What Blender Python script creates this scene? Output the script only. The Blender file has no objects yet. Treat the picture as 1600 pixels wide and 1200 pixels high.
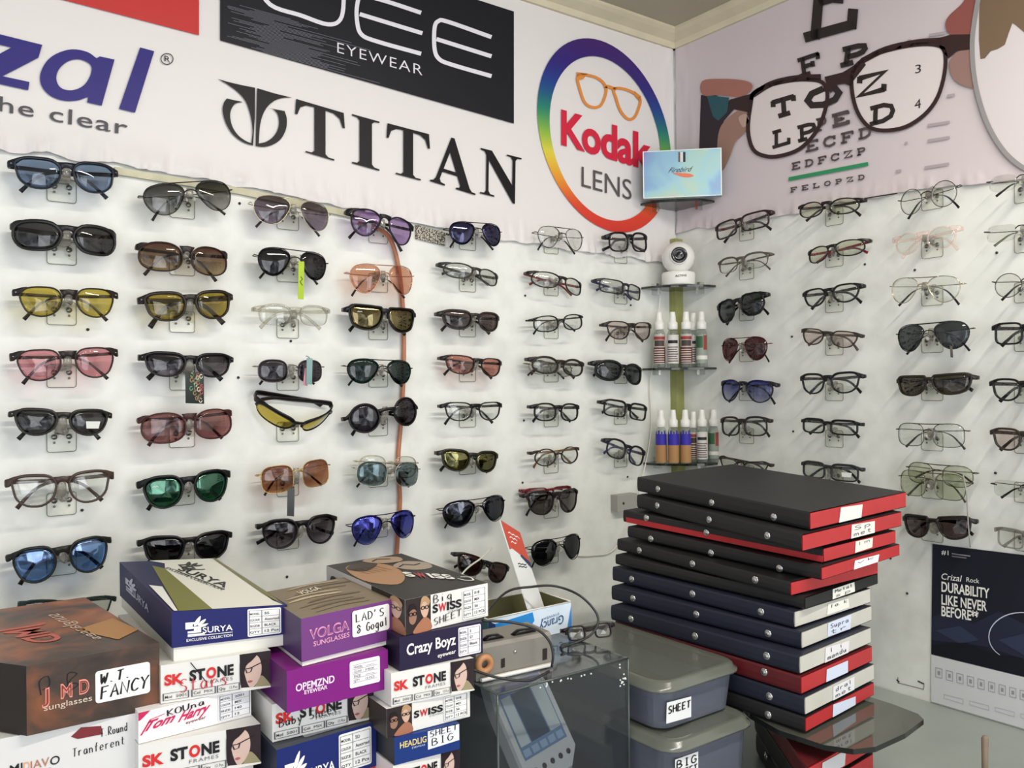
import bpy, bmesh, math, random
from mathutils import Vector, Matrix, noise
from mathutils.geometry import tessellate_polygon

SC = bpy.context.scene
COL = SC.collection
V = Vector
random.seed(7)

# ---------------------------------------------------------------- camera, world, lights, exposure
F_PX = 1330.0                       # focal length for a 1600 px wide frame
YAW, PIT, ROL = 0.634637793, 0.00160280, -0.0112191317
CAM = V((-1.53572, -1.41309, 1.5))
_f = V((math.sin(YAW)*math.cos(PIT), math.cos(YAW)*math.cos(PIT), math.sin(PIT)))
_r0 = V((math.cos(YAW), -math.sin(YAW), 0)); _u0 = _r0.cross(_f)
_r = _r0*math.cos(ROL) + _u0*math.sin(ROL)
_u = -_r0*math.sin(ROL) + _u0*math.cos(ROL)
cd = bpy.data.cameras.new('camera'); cam = bpy.data.objects.new('camera', cd); COL.objects.link(cam)
cd.sensor_width = 36; cd.lens = F_PX/1600*36; cd.clip_start = 0.02
cam.matrix_world = Matrix(((_r.x, _u.x, -_f.x, CAM.x), (_r.y, _u.y, -_f.y, CAM.y), (_r.z, _u.z, -_f.z, CAM.z), (0, 0, 0, 1)))
SC.camera = cam

w = bpy.data.worlds.new('world'); SC.world = w; w.use_nodes = True
nt = w.node_tree; bg = nt.nodes['Background']
# the bright street and shop seen from the counter: patchy soft daylight all round
tc = nt.nodes.new('ShaderNodeTexCoord'); mpn = nt.nodes.new('ShaderNodeMapping'); mpn.inputs['Scale'].default_value = (2.6, 2.6, 1.5)
nz = nt.nodes.new('ShaderNodeTexNoise'); nz.inputs['Scale'].default_value = 2.2; nz.inputs['Detail'].default_value = 6; nz.inputs['Distortion'].default_value = 0.6
rp = nt.nodes.new('ShaderNodeValToRGB'); e = rp.color_ramp.elements
e[0].position = 0.36; e[0].color = (0.22, 0.24, 0.25, 1); e[1].position = 0.66; e[1].color = (2.3, 2.44, 2.72, 1)
x = e.new(0.50); x.color = (0.80, 0.84, 0.91, 1)
nt.links.new(tc.outputs['Generated'], mpn.inputs[0]); nt.links.new(mpn.outputs[0], nz.inputs['Vector'])
nt.links.new(nz.outputs['Fac'], rp.inputs[0]); nt.links.new(rp.outputs[0], bg.inputs[0])
bg.inputs[1].default_value = 0.92

def area(name, loc, target, sx, sy, power, color):
    ld = bpy.data.lights.new(name, 'AREA'); ld.shape = 'RECTANGLE'; ld.size = sx; ld.size_y = sy
    ld.energy = power; ld.color = color
    o = bpy.data.objects.new(name, ld); COL.objects.link(o); o.location = loc
    o.rotation_euler = (V(target)-V(loc)).to_track_quat('-Z', 'Y').to_euler()
    return o
# daylight through the open shop front behind the camera, ceiling tube above the counter
area('shopfront_daylight', (-0.35, -3.0, 1.6), (-0.9, 0, 1.4), 0.6, 1.6, 9.5, (0.96, 0.98, 1.0))
area('side_daylight', (-2.3, -3.0, 1.5), (-0.4, -0.3, 1.3), 1.2, 1.5, 19, (0.96, 0.98, 1.0))
area('ceiling_tube_light', (-0.80, -1.3, 2.30), (-0.80, -1.1, 1.2), 1.2, 0.045, 16.0, (1.0, 0.95, 0.86))
vs = SC.view_settings
vs.view_transform = 'Standard'; vs.look = 'None'; vs.exposure = 0.10; vs.gamma = 1.0
try: vs.use_curve_mapping = False
except Exception: pass
SC.cycles.transparent_max_bounces = 24

# ---------------------------------------------------------------- measuring helpers
def ray(x, y): return _f + _r*((x-800)/F_PX) - _u*((y-600)/F_PX)
def WA(x, y, off=0.0):              # point on the left display wall (plane y = -off)
    d = ray(x, y); return CAM + d*((-off-CAM.y)/d.y)
def WB(x, y, off=0.0):              # point on the right display wall (plane x = -off)
    d = ray(x, y); return CAM + d*((-off-CAM.x)/d.x)
def HZ(x, y, h):                    # point on the level plane h below eye height
    d = ray(x, y); return CAM + d*(-h/d.z)
def PL(x, y, p, n):
    d = ray(x, y); return CAM + d*((p-CAM).dot(n)/d.dot(n))
def depth(p): return (p-CAM).dot(_f)
def AT(x, y, z): return CAM + ray(x, y)*z

def lin(c):
    o = []
    for v in c[:3]:
        v = v/255.0
        o.append(v/12.92 if v <= 0.04045 else ((v+0.055)/1.055)**2.4)
    return (o[0], o[1], o[2], 1.0)

# ---------------------------------------------------------------- materials
MATS = {}
def new_mat(name):
    m = bpy.data.materials.new(name); m.use_nodes = True; m.node_tree.nodes.clear(); return m, m.node_tree
def N(t, typ, **kw):
    n = t.nodes.new(typ)
    for k, v in kw.items(): setattr(n, k, v)
    return n
def pbr(name, col, rough=0.4, metal=0.0, noise_amt=0.0, noise_scale=60.0, bump=0.0, coat=0.0, spec=0.5):
    key = (name, tuple(col), rough, metal, noise_amt, noise_scale, bump)
    if key in MATS: return MATS[key]
    m, t = new_mat(name)
    o = N(t, 'ShaderNodeOutputMaterial'); p = N(t, 'ShaderNodeBsdfPrincipled')
    t.links.new(p.outputs[0], o.inputs[0])
    p.inputs['Base Color'].default_value = lin(col); p.inputs['Roughness'].default_value = rough
    p.inputs['Metallic'].default_value = metal; p.inputs['Coat Weight'].default_value = coat
    p.inputs['Specular IOR Level'].default_value = spec
    if noise_amt or bump:
        tc = N(t, 'ShaderNodeTexCoord'); no = N(t, 'ShaderNodeTexNoise')
        no.inputs['Scale'].default_value = noise_scale; no.inputs['Detail'].default_value = 4
        t.links.new(tc.outputs['Object'], no.inputs['Vector'])
        if noise_amt:
            r = N(t, 'ShaderNodeValToRGB')
            c = lin(col); a = 1-noise_amt
            r.color_ramp.elements[0].color = (c[0]*a, c[1]*a, c[2]*a, 1); r.color_ramp.elements[0].position = 0.32
            r.color_ramp.elements[1].color = c; r.color_ramp.elements[1].position = 0.62
            t.links.new(no.outputs['Fac'], r.inputs[0]); t.links.new(r.outputs[0], p.inputs['Base Color'])
        if bump:
            b = N(t, 'ShaderNodeBump'); b.inputs['Strength'].default_value = bump; b.inputs['Distance'].default_value = 0.002
            t.links.new(no.outputs['Fac'], b.inputs['Height']); t.links.new(b.outputs[0], p.inputs['Normal'])
    MATS[key] = m; return m
def print_mat(name, rough=0.45, spec=0.4):      # printed colours carried by the mesh
    key = ('print', name)
    if key in MATS: return MATS[key]
    m, t = new_mat(name)
    o = N(t, 'ShaderNodeOutputMaterial'); p = N(t, 'ShaderNodeBsdfPrincipled'); a = N(t, 'ShaderNodeAttribute')
    a.attribute_name = 'ink'
    t.links.new(a.outputs['Color'], p.inputs['Base Color']); t.links.new(p.outputs[0], o.inputs[0])
    p.inputs['Roughness'].default_value = rough; p.inputs['Specular IOR Level'].default_value = spec
    MATS[key] = m; return m
def sheen(t, f0=0.04, mult=1.0):
    """two-sided Schlick reflectance for thin clear sheets"""
    lw = N(t, 'ShaderNodeLayerWeight'); lw.inputs[0].default_value = 0.5
    p = N(t, 'ShaderNodeMath', operation='POWER'); p.inputs[1].default_value = 4.0
    m = N(t, 'ShaderNodeMath', operation='MULTIPLY_ADD'); m.inputs[1].default_value = (1-f0)*mult; m.inputs[2].default_value = f0*mult
    t.links.new(lw.outputs['Facing'], p.inputs[0]); t.links.new(p.outputs[0], m.inputs[0])
    return m
def clear(name, tint, haze=(255, 255, 255), haze_amt=0.06, rough=0.05, edge=1.0):
    """thin clear plastic or glass: tinted see-through, a little milky, fresnel gloss"""
    key = (name, tuple(tint), tuple(haze), haze_amt, rough, edge)
    if key in MATS: return MATS[key]
    m, t = new_mat(name); L = t.links.new
    o = N(t, 'ShaderNodeOutputMaterial'); tr = N(t, 'ShaderNodeBsdfTransparent'); df = N(t, 'ShaderNodeBsdfDiffuse')
    gl = N(t, 'ShaderNodeBsdfGlossy'); m1 = N(t, 'ShaderNodeMixShader'); m2 = N(t, 'ShaderNodeMixShader'); mu = sheen(t, 0.045, edge)
    tr.inputs[0].default_value = lin(tint); df.inputs[0].default_value = lin(haze); gl.inputs['Roughness'].default_value = rough
    m1.inputs[0].default_value = haze_amt
    L(tr.outputs[0], m1.inputs[1]); L(df.outputs[0], m1.inputs[2]); L(m1.outputs[0], m2.inputs[1]); L(gl.outputs[0], m2.inputs[2])
    L(mu.outputs[0], m2.inputs[0]); L(m2.outputs[0], o.inputs[0])
    MATS[key] = m; return m
def lens_mat(top, bot=None, mirror=None, mir=0.0, lh=0.022):
    """sunglass lens: tint from top to bottom (a gradient dye), optional mirror coating"""
    key = ('lens', tuple(top), tuple(bot or top), tuple(mirror or ()), mir, round(lh, 3))
    if key in MATS: return MATS[key]
    m, t = new_mat('lens'); L = t.links.new
    o = N(t, 'ShaderNodeOutputMaterial'); tr = N(t, 'ShaderNodeBsdfTransparent')
    def sq(c): return tuple(math.sqrt(v) for v in lin(c)[:3]) + (1,)
    if bot:
        tc = N(t, 'ShaderNodeTexCoord'); sp = N(t, 'ShaderNodeSeparateXYZ'); mr = N(t, 'ShaderNodeMapRange'); mx = N(t, 'ShaderNodeMix', data_type='RGBA')
        L(tc.outputs['Object'], sp.inputs[0]); L(sp.outputs['Y'], mr.inputs[0])
        mr.inputs[1].default_value = -lh; mr.inputs[2].default_value = lh
        L(mr.outputs[0], mx.inputs[0]); mx.inputs[6].default_value = sq(bot); mx.inputs[7].default_value = sq(top)
        L(mx.outputs[2], tr.inputs[0])
    else:
        tr.inputs[0].default_value = sq(top)
    gl = N(t, 'ShaderNodeBsdfGlossy'); gl.inputs['Roughness'].default_value = 0.02
    m2 = N(t, 'ShaderNodeMixShader'); fr = sheen(t, 0.05)
    if mirror:
        g2 = N(t, 'ShaderNodeBsdfGlossy'); g2.inputs['Roughness'].default_value = 0.05; g2.inputs[0].default_value = lin(mirror)
        m1 = N(t, 'ShaderNodeMixShader'); m1.inputs[0].default_value = mir
        L(tr.outputs[0], m1.inputs[1]); L(g2.outputs[0], m1.inputs[2]); L(m1.outputs[0], m2.inputs[1])
    else: L(tr.outputs[0], m2.inputs[1])
    L(fr.outputs[0], m2.inputs[0]); L(gl.outputs[0], m2.inputs[2]); L(m2.outputs[0], o.inputs[0])
    MATS[key] = m; return m

PRINT = print_mat('printed_card', 0.45, 0.28); VINYL = print_mat('printed_vinyl', 0.40, 0.22)
WHITE_CLEAR = clear('clear_acrylic', (255, 255, 253), (244, 244, 240), 0.015, 0.06, 0.6)
CHROME = pbr('chrome', (210, 210, 205), 0.18, 1.0)

# ---------------------------------------------------------------- mesh builder
class MB:
    def __init__(s): s.v = []; s.f = []; s.mi = []; s.c = []; s.m = []; s.sm = []
    def slot(s, mat):
        if mat not in s.m: s.m.append(mat)
        return s.m.index(mat)
    def face(s, pts, mat, ink=None, smooth=False):
        b = len(s.v); s.v += [V(p) for p in pts]; s.f.append(tuple(range(b, b+len(pts))))
        s.mi.append(s.slot(mat)); s.c.append(ink); s.sm.append(smooth)
    def grid(s, rows, mat, smooth=True, close_u=False, close_v=False, ink=None):
        """rows of points -> quads"""
        b = len(s.v); nr, nc = len(rows), len(rows[0]); k = s.slot(mat)
        for r in rows: s.v += [V(p) for p in r]
        for i in range(nr if close_v else nr-1):
            for j in range(nc if close_u else nc-1):
                i2, j2 = (i+1) % nr, (j+1) % nc
                s.f.append((b+i*nc+j, b+i*nc+j2, b+i2*nc+j2, b+i2*nc+j)); s.mi.append(k); s.c.append(ink); s.sm.append(smooth)
        return b
    def cap(s, idx, mat, ink=None):
        s.f.append(tuple(idx)); s.mi.append(s.slot(mat)); s.c.append(ink); s.sm.append(False)
    def tube(s, pts, sizes, mat, seg=8, up=None, square=False, caps=True):
        """sweep an ellipse (or rounded bar) along pts; sizes = radius or (half-height, half-thickness)"""
        pts = [V(p) for p in pts]; rows = []; n = len(pts); prev = None
        for i, p in enumerate(pts):
            t = (pts[min(i+1, n-1)]-pts[max(i-1, 0)]).normalized()
            if up is not None: u = V(up)
            elif prev is not None: u = prev
            else: u = V((0, 0, 1)) if abs(t.z) < 0.9 else V((1, 0, 0))
            a = u - t*u.dot(t)
            if a.length < 1e-4: a = V((1, 0, 0)) - t*t.x
            a.normalize(); prev = a; bb = t.cross(a)
            sz = sizes[i] if isinstance(sizes, (list,)) else sizes
            ha, hb = sz if isinstance(sz, tuple) else (sz, sz)
            row = []
            for k in range(seg):
                th = 2*math.pi*(k+0.5)/seg; ca, sa = math.cos(th), math.sin(th)
                if square:
                    ca = math.copysign(abs(ca)**0.45, ca); sa = math.copysign(abs(sa)**0.45, sa)
                row.append(p + a*(ca*ha) + bb*(sa*hb))
            rows.append(row)
        b = s.grid(rows, mat, True, close_u=True)
        if caps:
            s.cap([b+k for k in range(seg)][::-1], mat); s.cap([b+(n-1)*seg+k for k in range(seg)], mat)
    def box(s, o, ax, ay, az, mat, ink=None, mats=None):
        """parallelepiped from corner o along three edge vectors"""
        o, ax, ay, az = V(o), V(ax), V(ay), V(az)
        p = [o, o+ax, o+ax+ay, o+ay, o+az, o+ax+az, o+ax+ay+az, o+ay+az]
        for q, fc in enumerate(((0, 3, 2, 1), (4, 5, 6, 7), (0, 1, 5, 4), (1, 2, 6, 5), (2, 3, 7, 6), (3, 0, 4, 7))):
            s.face([p[i] for i in fc], mats[q] if mats else mat, ink)
    def lathe(s, c, prof, mat, seg=20, axis=None, xa=None):
        c = V(c); z = V(axis or (0, 0, 1)).normalized()
        x = V(xa) if xa else (V((1, 0, 0)) if abs(z.x) < 0.9 else V((0, 1, 0)))
        x = (x - z*x.dot(z)).normalized(); y = z.cross(x)
        rows = [[c + z*h + x*(r*math.cos(2*math.pi*k/seg)) + y*(r*math.sin(2*math.pi*k/seg)) for k in range(seg)] for r, h in prof]
        b = s.grid(rows, mat, True, close_u=True)
        if prof[0][0] > 1e-5: s.cap([b+k for k in range(seg)][::-1], mat)
        if prof[-1][0] > 1e-5: s.cap([b+(len(prof)-1)*seg+k for k in range(seg)], mat)
    def poly(s, loops, mp, mat, ink, lift=0.0):
        """flat (holed) outline in measured coordinates, put on a real surface through mp"""
        if not isinstance(loops[0][0], (tuple, list)): loops = [loops]
        flat = [q for lp in loops for q in lp]
        tris = tessellate_polygon([[V((q[0], q[1], 0)) for q in lp] for lp in loops])
        b = len(s.v); s.v += [mp(q[0], q[1]) for q in flat]; k = s.slot(mat)
        for tr in tris:
            s.f.append(tuple(b+i for i in tr)); s.mi.append(k); s.c.append(ink); s.sm.append(False)
    def stroke(s, pts, wd, mp, mat, ink, closed=False):
        """a band of width wd along a drawn line, on a real surface"""
        n = len(pts); L = []; R = []
        for i in range(n):
            a = pts[(i-1) % n] if closed or i else pts[0]; c = pts[(i+1) % n] if closed or i < n-1 else pts[-1]
            d1 = V((pts[i][0]-a[0], pts[i][1]-a[1])); d2 = V((c[0]-pts[i][0], c[1]-pts[i][1]))
            d1 = d1.normalized() if d1.length > 1e-9 else d2.normalized(); d2 = d2.normalized() if d2.length > 1e-9 else d1
            t = d1+d2
            t = t.normalized() if t.length > 1e-6 else d1
            nn = V((-t.y, t.x)); k = 1.0/max(0.55, abs(nn.dot(V((-d1.y, d1.x)))))
            wi = wd[i] if isinstance(wd, (list, tuple)) else wd
            L.append(mp(pts[i][0]+nn.x*wi/2*k, pts[i][1]+nn.y*wi/2*k)); R.append(mp(pts[i][0]-nn.x*wi/2*k, pts[i][1]-nn.y*wi/2*k))
        s.grid([L, R], mat, False, close_u=closed, ink=ink)
    def build(s, name, parent=None, world=True, fix=True, mw=None):
        me = bpy.data.meshes.new(name); inv = None
        me.from_pydata([tuple(q) for q in s.v], [], s.f)
        for m in s.m: me.materials.append(m)
        me.polygons.foreach_set('material_index', s.mi); me.polygons.foreach_set('use_smooth', s.sm)
        if any(c is not None for c in s.c):
            ca = me.color_attributes.new('ink', 'FLOAT_COLOR', 'CORNER'); data = []
            for p, c in zip(me.polygons, s.c):
                if callable(c):
                    for vi in p.vertices: data += list(c(s.v[vi]))
                else: data += list(c or (1, 1, 1, 1))*p.loop_total
            ca.data.foreach_set('color', data)
        if fix:
            bm = bmesh.new(); bm.from_mesh(me); bmesh.ops.recalc_face_normals(bm, faces=bm.faces); bm.to_mesh(me); bm.free()
        me.update()
        o = bpy.data.objects.new(name, me); COL.objects.link(o)
        if parent is not None:
            o.parent = parent
            if world: o.matrix_parent_inverse = parent.matrix_basis.inverted()
        return o

def tag(o, label=None, cat=None, group=None, kind=None):
    if label: o['label'] = label
    if cat: o['category'] = cat
    if group: o['group'] = group
    if kind: o['kind'] = kind
    return o
def empty(name, loc, label, cat, group=None, mat=None):
    o = bpy.data.objects.new(name, None); COL.objects.link(o); o.empty_display_size = 0.02
    if mat is not None: o.matrix_basis = mat
    else: o.location = loc
    return tag(o, label, cat, group)
def crom(pts, n=5, closed=False):
    pts = [V(p) for p in pts]; out = []; m = len(pts)
    for i in range(m if closed else m-1):
        p1, p2 = pts[i], pts[(i+1) % m]
        p0 = pts[(i-1) % m] if closed or i else p1*2-p2
        p3 = pts[(i+2) % m] if closed or i < m-2 else p2*2-p1
        for k in range(n):
            t = k/n
            out.append(0.5*((2*p1)+(p2-p0)*t+(2*p0-5*p1+4*p2-p3)*t*t+(3*p1-p0-3*p2+p3)*t**3))
    if not closed: out.append(pts[-1])
    return out
def curve2(pts, n=5, closed=False): return [(p.x, p.y) for p in crom([(a, b, 0) for a, b in pts], n, closed)]

# ---------------------------------------------------------------- lettering
_TC = {}
def text_mesh(s, bold=0.0, shear=0.0, space=1.0):
    key = (s, bold, shear, space)
    if key in _TC: return _TC[key]
    cu = bpy.data.curves.new('txt', 'FONT'); cu.body = s; cu.size = 1; cu.offset = bold; cu.shear = shear; cu.space_character = space
    cu.resolution_u = 4
    ob = bpy.data.objects.new('txt', cu); me = ob.to_mesh()
    vs_ = [(v.co.x, v.co.y) for v in me.vertices]; fs = [tuple(p.vertices) for p in me.polygons]
    ob.to_mesh_clear(); bpy.data.objects.remove(ob); bpy.data.curves.remove(cu)
    _TC[key] = (vs_, fs); return _TC[key]
_h = text_mesh('H'); CAP = max(y for x, y in _h[0])
def text(mb, s, mp, bl, br, cap, ink, mat=None, bold=0.0, shear=0.0, space=1.0, lean=0.0):
    """s along the measured baseline bl->br; cap = vector (or height) of a capital letter"""
    vs_, fs = text_mesh(s, bold, shear, space)
    if not vs_: return
    x0 = min(x for x, y in vs_); x1 = max(x for x, y in vs_)
    bx, by = br[0]-bl[0], br[1]-bl[1]
    cx, cy = cap if isinstance(cap, (tuple, list)) else (0, cap)
    b = len(mb.v); mat = mat or PRINT; k = mb.slot(mat)
    for x, y in vs_:
        u = (x-x0)/(x1-x0); t = y/CAP
        mb.v.append(mp(bl[0]+bx*u+cx*t, bl[1]+by*u+cy*t))
    for f in fs:
        mb.f.append(tuple(b+i for i in f)); mb.mi.append(k); mb.c.append(ink); mb.sm.append(False)

# marker-pen letters: strokes in a unit box
_O = '.5,1 .15,.85 .02,.5 .15,.12 .5,0 .85,.12 .98,.5 .85,.85 .5,1'
HAND = {'L': '0,1 .05,0 .8,.05', 'A': '0,0 .45,1 .95,0;.2,.38 .8,.4', 'D': '.05,1 .1,0;0,1 .6,.9 .95,.5 .6,.08 .1,0', "'": '.3,1.05 .2,.75',
 'S': '.9,.9 .5,1 .15,.8 .3,.55 .75,.42 .85,.2 .5,0 .05,.1', '&': '.9,.7 .4,1 .1,.75 .7,.5 .8,.2 .4,0 .1,.2 .6,.5', 'G': '.9,.85 .5,1 .1,.6 .2,.1 .6,0 .9,.2 .9,.45 .55,.45',
 'W': '0,1 .25,0 .5,.7 .75,0 1,1', 'T': '0,.95 1,1;.5,.98 .45,0', '.': '.4,.02 .5,.08', 'F': '.1,0 .1,1 .9,1;.1,.55 .7,.58', 'N': '0,0 .05,1 .85,0 .95,1', 'C': '.95,.85 .5,1 .1,.6 .2,.12 .6,0 .95,.15',
 'Y': '0,1 .45,.5 .95,1;.45,.5 .35,-.05', 'K': '.05,1 .1,0;.9,1 .12,.5 .95,0', 'O': _O, 'U': '0,1 .08,.2 .45,0 .85,.2 .95,1', 'H': '.05,1 .05,0;.9,1 .92,0;.05,.5 .9,.55',
 'E': '.9,1 .08,.98 .05,0 .9,.04;.06,.5 .7,.53', 'B': '.05,0 .08,1 .6,.95 .75,.75 .5,.55 .1,.52 .7,.45 .9,.2 .5,0 .05,0', 'I': '.3,1 .7,1;.5,1 .5,0;.3,0 .75,0', 'R': '.05,0 .05,1 .6,1 .8,.75 .5,.5 .08,.48 .9,0',
 'M': '0,0 .1,1 .5,.4 .9,1 1,0', 'P': '.1,0 .1,1 .65,.98 .85,.7 .55,.45 .1,.45', 'X': '0,1 .9,0;.9,1 .05,0',
 'o': '.5,.6 .15,.5 .1,.2 .4,0 .75,.12 .8,.45 .5,.6', 'g': '.8,.55 .4,.62 .12,.3 .4,.02 .75,.2 .8,.6 .8,-.3 .4,-.45 .1,-.3', 'a': '.75,.55 .35,.6 .1,.3 .35,0 .7,.2 .78,.6 .85,.02', 'l': '.4,1 .45,0',
 'i': '.4,.6 .45,0;.42,.85 .46,.9', 'u': '.1,.6 .2,.05 .6,.05 .75,.6 .85,0', 'n': '.1,.6 .15,0;.15,.4 .5,.6 .75,.45 .8,0', 'd': '.75,.5 .35,.6 .1,.3 .35,0 .75,.2;.8,1.05 .8,0', 'r': '.15,.6 .2,0;.2,.4 .5,.6 .8,.55',
 'f': '.8,.95 .5,1 .4,.6 .4,0;.1,.6 .8,.62', 'e': '.12,.3 .8,.35 .6,.6 .25,.55 .1,.25 .35,0 .8,.1', 't': '.4,.95 .4,.1 .8,.02;.1,.62 .8,.66', 'b': '.1,1 .15,0;.12,.4 .5,.6 .8,.3 .5,0 .15,.1', 'y': '.1,.6 .4,.1;.85,.6 .3,-.4',
 'h': '.1,1 .12,0;.14,.4 .5,.6 .75,.45 .8,0', 's': '.75,.52 .4,.6 .2,.45 .65,.2 .5,0 .1,.06', 'p': '.15,.6 .15,-.4;.15,.45 .55,.6 .8,.3 .5,.02 .15,.12', 'm': '.05,.6 .08,0;.1,.45 .3,.6 .45,.4 .45,0;.45,.45 .7,.6 .88,.4 .9,0', 'v': '.05,.6 .4,0 .85,.65', 'k': '.1,1 .12,0;.75,.6 .14,.28 .8,0', '1': '.2,.8 .5,1 .5,0', '2': '.1,.8 .4,1 .8,.8 .1,0 .9,.03'}
def hand(mb, s, mp, bl, br, cap, ink, wd, mat=None):
    if not s: return
    n = len(s); bx, by = (br[0]-bl[0])/n, (br[1]-bl[1])/n
    cx, cy = cap if isinstance(cap, (tuple, list)) else (0, cap)
    for i, ch in enumerate(s):
        if ch == ' ' or ch not in HAND: continue
        for st in HAND[ch].split(';'):
            pts = [tuple(float(q) for q in p.split(',')) for p in st.split()]
            if len(pts) > 4: pts = curve2(pts, 3)
            q = [(bl[0]+bx*(i+0.78*x)+cx*y, bl[1]+by*(i+0.78*x)+cy*y) for x, y in pts]
            mb.stroke(q, wd, mp, mat or PRINT, ink)
BLK = lin((28, 26, 28)); WHT = lin((238, 236, 230)); RED = lin((200, 40, 45)); NAVY = lin((36, 40, 120))

# ================================================================ the setting
ZC = CAM.z + 0.835                  # ceiling
ZK = CAM.z - 0.588                  # counter top
def wall_mat(name, col, dirt):
    m, t = new_mat(name); L = t.links.new
    o = N(t, 'ShaderNodeOutputMaterial'); p = N(t, 'ShaderNodeBsdfPrincipled'); L(p.outputs[0], o.inputs[0])
    tc = N(t, 'ShaderNodeTexCoord'); n1 = N(t, 'ShaderNodeTexNoise'); n2 = N(t, 'ShaderNodeTexNoise')
    n1.inputs['Scale'].default_value = 5.0; n1.inputs['Detail'].default_value = 5; n2.inputs['Scale'].default_value = 26; n2.inputs['Detail'].default_value = 6
    L(tc.outputs['Object'], n1.inputs['Vector']); L(tc.outputs['Object'], n2.inputs['Vector'])
    r = N(t, 'ShaderNodeValToRGB'); c = lin(col); d = lin(dirt)
    r.color_ramp.elements[0].position = 0.30; r.color_ramp.elements[0].color = d
    r.color_ramp.elements[1].position = 0.56; r.color_ramp.elements[1].color = c
    ad = N(t, 'ShaderNodeMix'); ad.inputs[0].default_value = 0.45
    L(n1.outputs['Fac'], ad.inputs[2]); L(n2.outputs['Fac'], ad.inputs[3]); L(ad.outputs[0], r.inputs[0])
    L(r.outputs[0], p.inputs['Base Color']); p.inputs['Roughness'].default_value = 0.38
    return m
BOARD = wall_mat('white_laminate', (233, 234, 228), (212, 213, 206))
def slab(name, lo, hi, mat):
    mb = MB(); lo, hi = V(lo), V(hi); d = hi-lo
    mb.box(lo, (d.x, 0, 0), (0, d.y, 0), (0, 0, d.z), mat)
    return tag(mb.build(name), kind='structure')
slab('wall_left', (-3.2, 0, 0), (0.12, 0.12, ZC+0.1), BOARD)
slab('wall_right', (0, -3.2, 0), (0.12, 0, ZC+0.1), BOARD)
slab('floor', (-3.2, -3.8, -0.1), (0.12, 0.12, 0), pbr('floor_tile', (120, 112, 104), 0.5, noise_amt=0.25, noise_scale=6))
slab('ceiling', (-3.2, -3.2, ZC), (0.12, 0.12, ZC+0.1), pbr('ceiling_paint', (176, 168, 146), 0.6, noise_amt=0.06, noise_scale=5))
CREAM = pbr('cream_moulding', (214, 204, 176), 0.5, noise_amt=0.08, noise_scale=20)
def moulding(name, p0, p1, inward):
    mb = MB(); p0, p1, iw = V(p0), V(p1), V(inward)
    prof = [(0, 0), (0, -0.034), (0.010, -0.034), (0.014, -0.022), (0.034, -0.012), (0.042, -0.006), (0.042, 0)]
    rows = [[p + iw*a + V((0, 0, b)) for a, b in prof] for p in (p0, p1)]
    mb.grid(rows, CREAM, False)
    tag(mb.build(name), kind='structure')
moulding('trim_1', (-3.2, -.0005, ZC), (-.0005, -.0005, ZC), (0, -1, 0))
moulding('trim_2', (0, 0, ZC), (0, -3.2, ZC), (-1, 0, 0))
# painted wooden strip standing in the corner behind the little shelves
mb = MB(); a = WA(1046, 600, 0.0); zt, zb = WA(1052, 372, 0.02).z, WA(1052, 760, 0.02).z
mb.box((-0.026, -0.020, zb), (0.026, 0, 0), (0, 0.020, 0), (0, 0, zt-zb), pbr('green_painted_wood', (158, 160, 96), 0.55, noise_amt=0.3, noise_scale=14))
tag(mb.build('trim_3'), kind='structure')
# thin batten under the vinyl on the left wall
mb = MB()
for (xa, ya), (xb, yb) in (((178, 262), (372, 294)), ((372, 294), (560, 334))):
    p, q = WA(xa, ya, 0), WA(xb, yb, 0)
    mb.box(p+V((0, -0.007, -0.011)), q-p, (0, 0.007, 0), (0, 0, 0.011), pbr('batten_paint', (205, 200, 170), 0.5, noise_amt=0.2, noise_scale=40))
tag(mb.build('trim_4'), kind='structure')
# dark speckled edge strip further along
def speck():
    m, t = new_mat('speckled_stone'); L = t.links.new
    o = N(t, 'ShaderNodeOutputMaterial'); p = N(t, 'ShaderNodeBsdfPrincipled'); L(p.outputs[0], o.inputs[0])
    tc = N(t, 'ShaderNodeTexCoord'); n = N(t, 'ShaderNodeTexNoise'); n.inputs['Scale'].default_value = 330; n.inputs['Detail'].default_value = 2
    L(tc.outputs['Object'], n.inputs['Vector']); r = N(t, 'ShaderNodeValToRGB'); r.color_ramp.interpolation = 'CONSTANT'
    r.color_ramp.elements[0].color = lin((60, 54, 50)); r.color_ramp.elements[1].color = lin((190, 184, 168)); r.color_ramp.elements[1].position = 0.5
    L(n.outputs['Fac'], r.inputs[0]); L(r.outputs[0], p.inputs['Base Color']); return m
mb = MB(); p, q = WA(648, 352, 0), WA(706, 367, 0)
mb.box(p+V((0, -0.006, -0.026)), q-p, (0, 0.006, 0), (0, 0, 0.026), speck())
tag(mb.build('trim_5'), kind='structure')

# counter along both walls
LAM = pbr('counter_laminate', (152, 160, 154), 0.35, noise_amt=0.10, noise_scale=9)
mb = MB()
mb.box((-2.6, -0.62, ZK-0.03), (2.597, 0, 0), (0, 0.617, 0), (0, 0, 0.03), LAM)
mb.box((-0.60, -2.4, ZK-0.03), (0.597, 0, 0), (0, 1.78, 0), (0, 0, 0.03), LAM)
root = empty('counter', (-0.3, -0.3, 0), 'pale grey-green laminate counter running along both walls under everything', 'counter')
mb.build('countertop', root)
mb = MB(); g = pbr('counter_front', (150, 146, 136), 0.5)
mb.box((-2.6, -0.58, 0), (2.0, 0, 0), (0, 0.57, 0), (0, 0, ZK-0.031), g)
mb.box((-0.56, -2.4, 0), (0.55, 0, 0), (0, 1.80, 0), (0, 0, ZK-0.031), g)
mb.build('cabinet_base', root)

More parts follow.
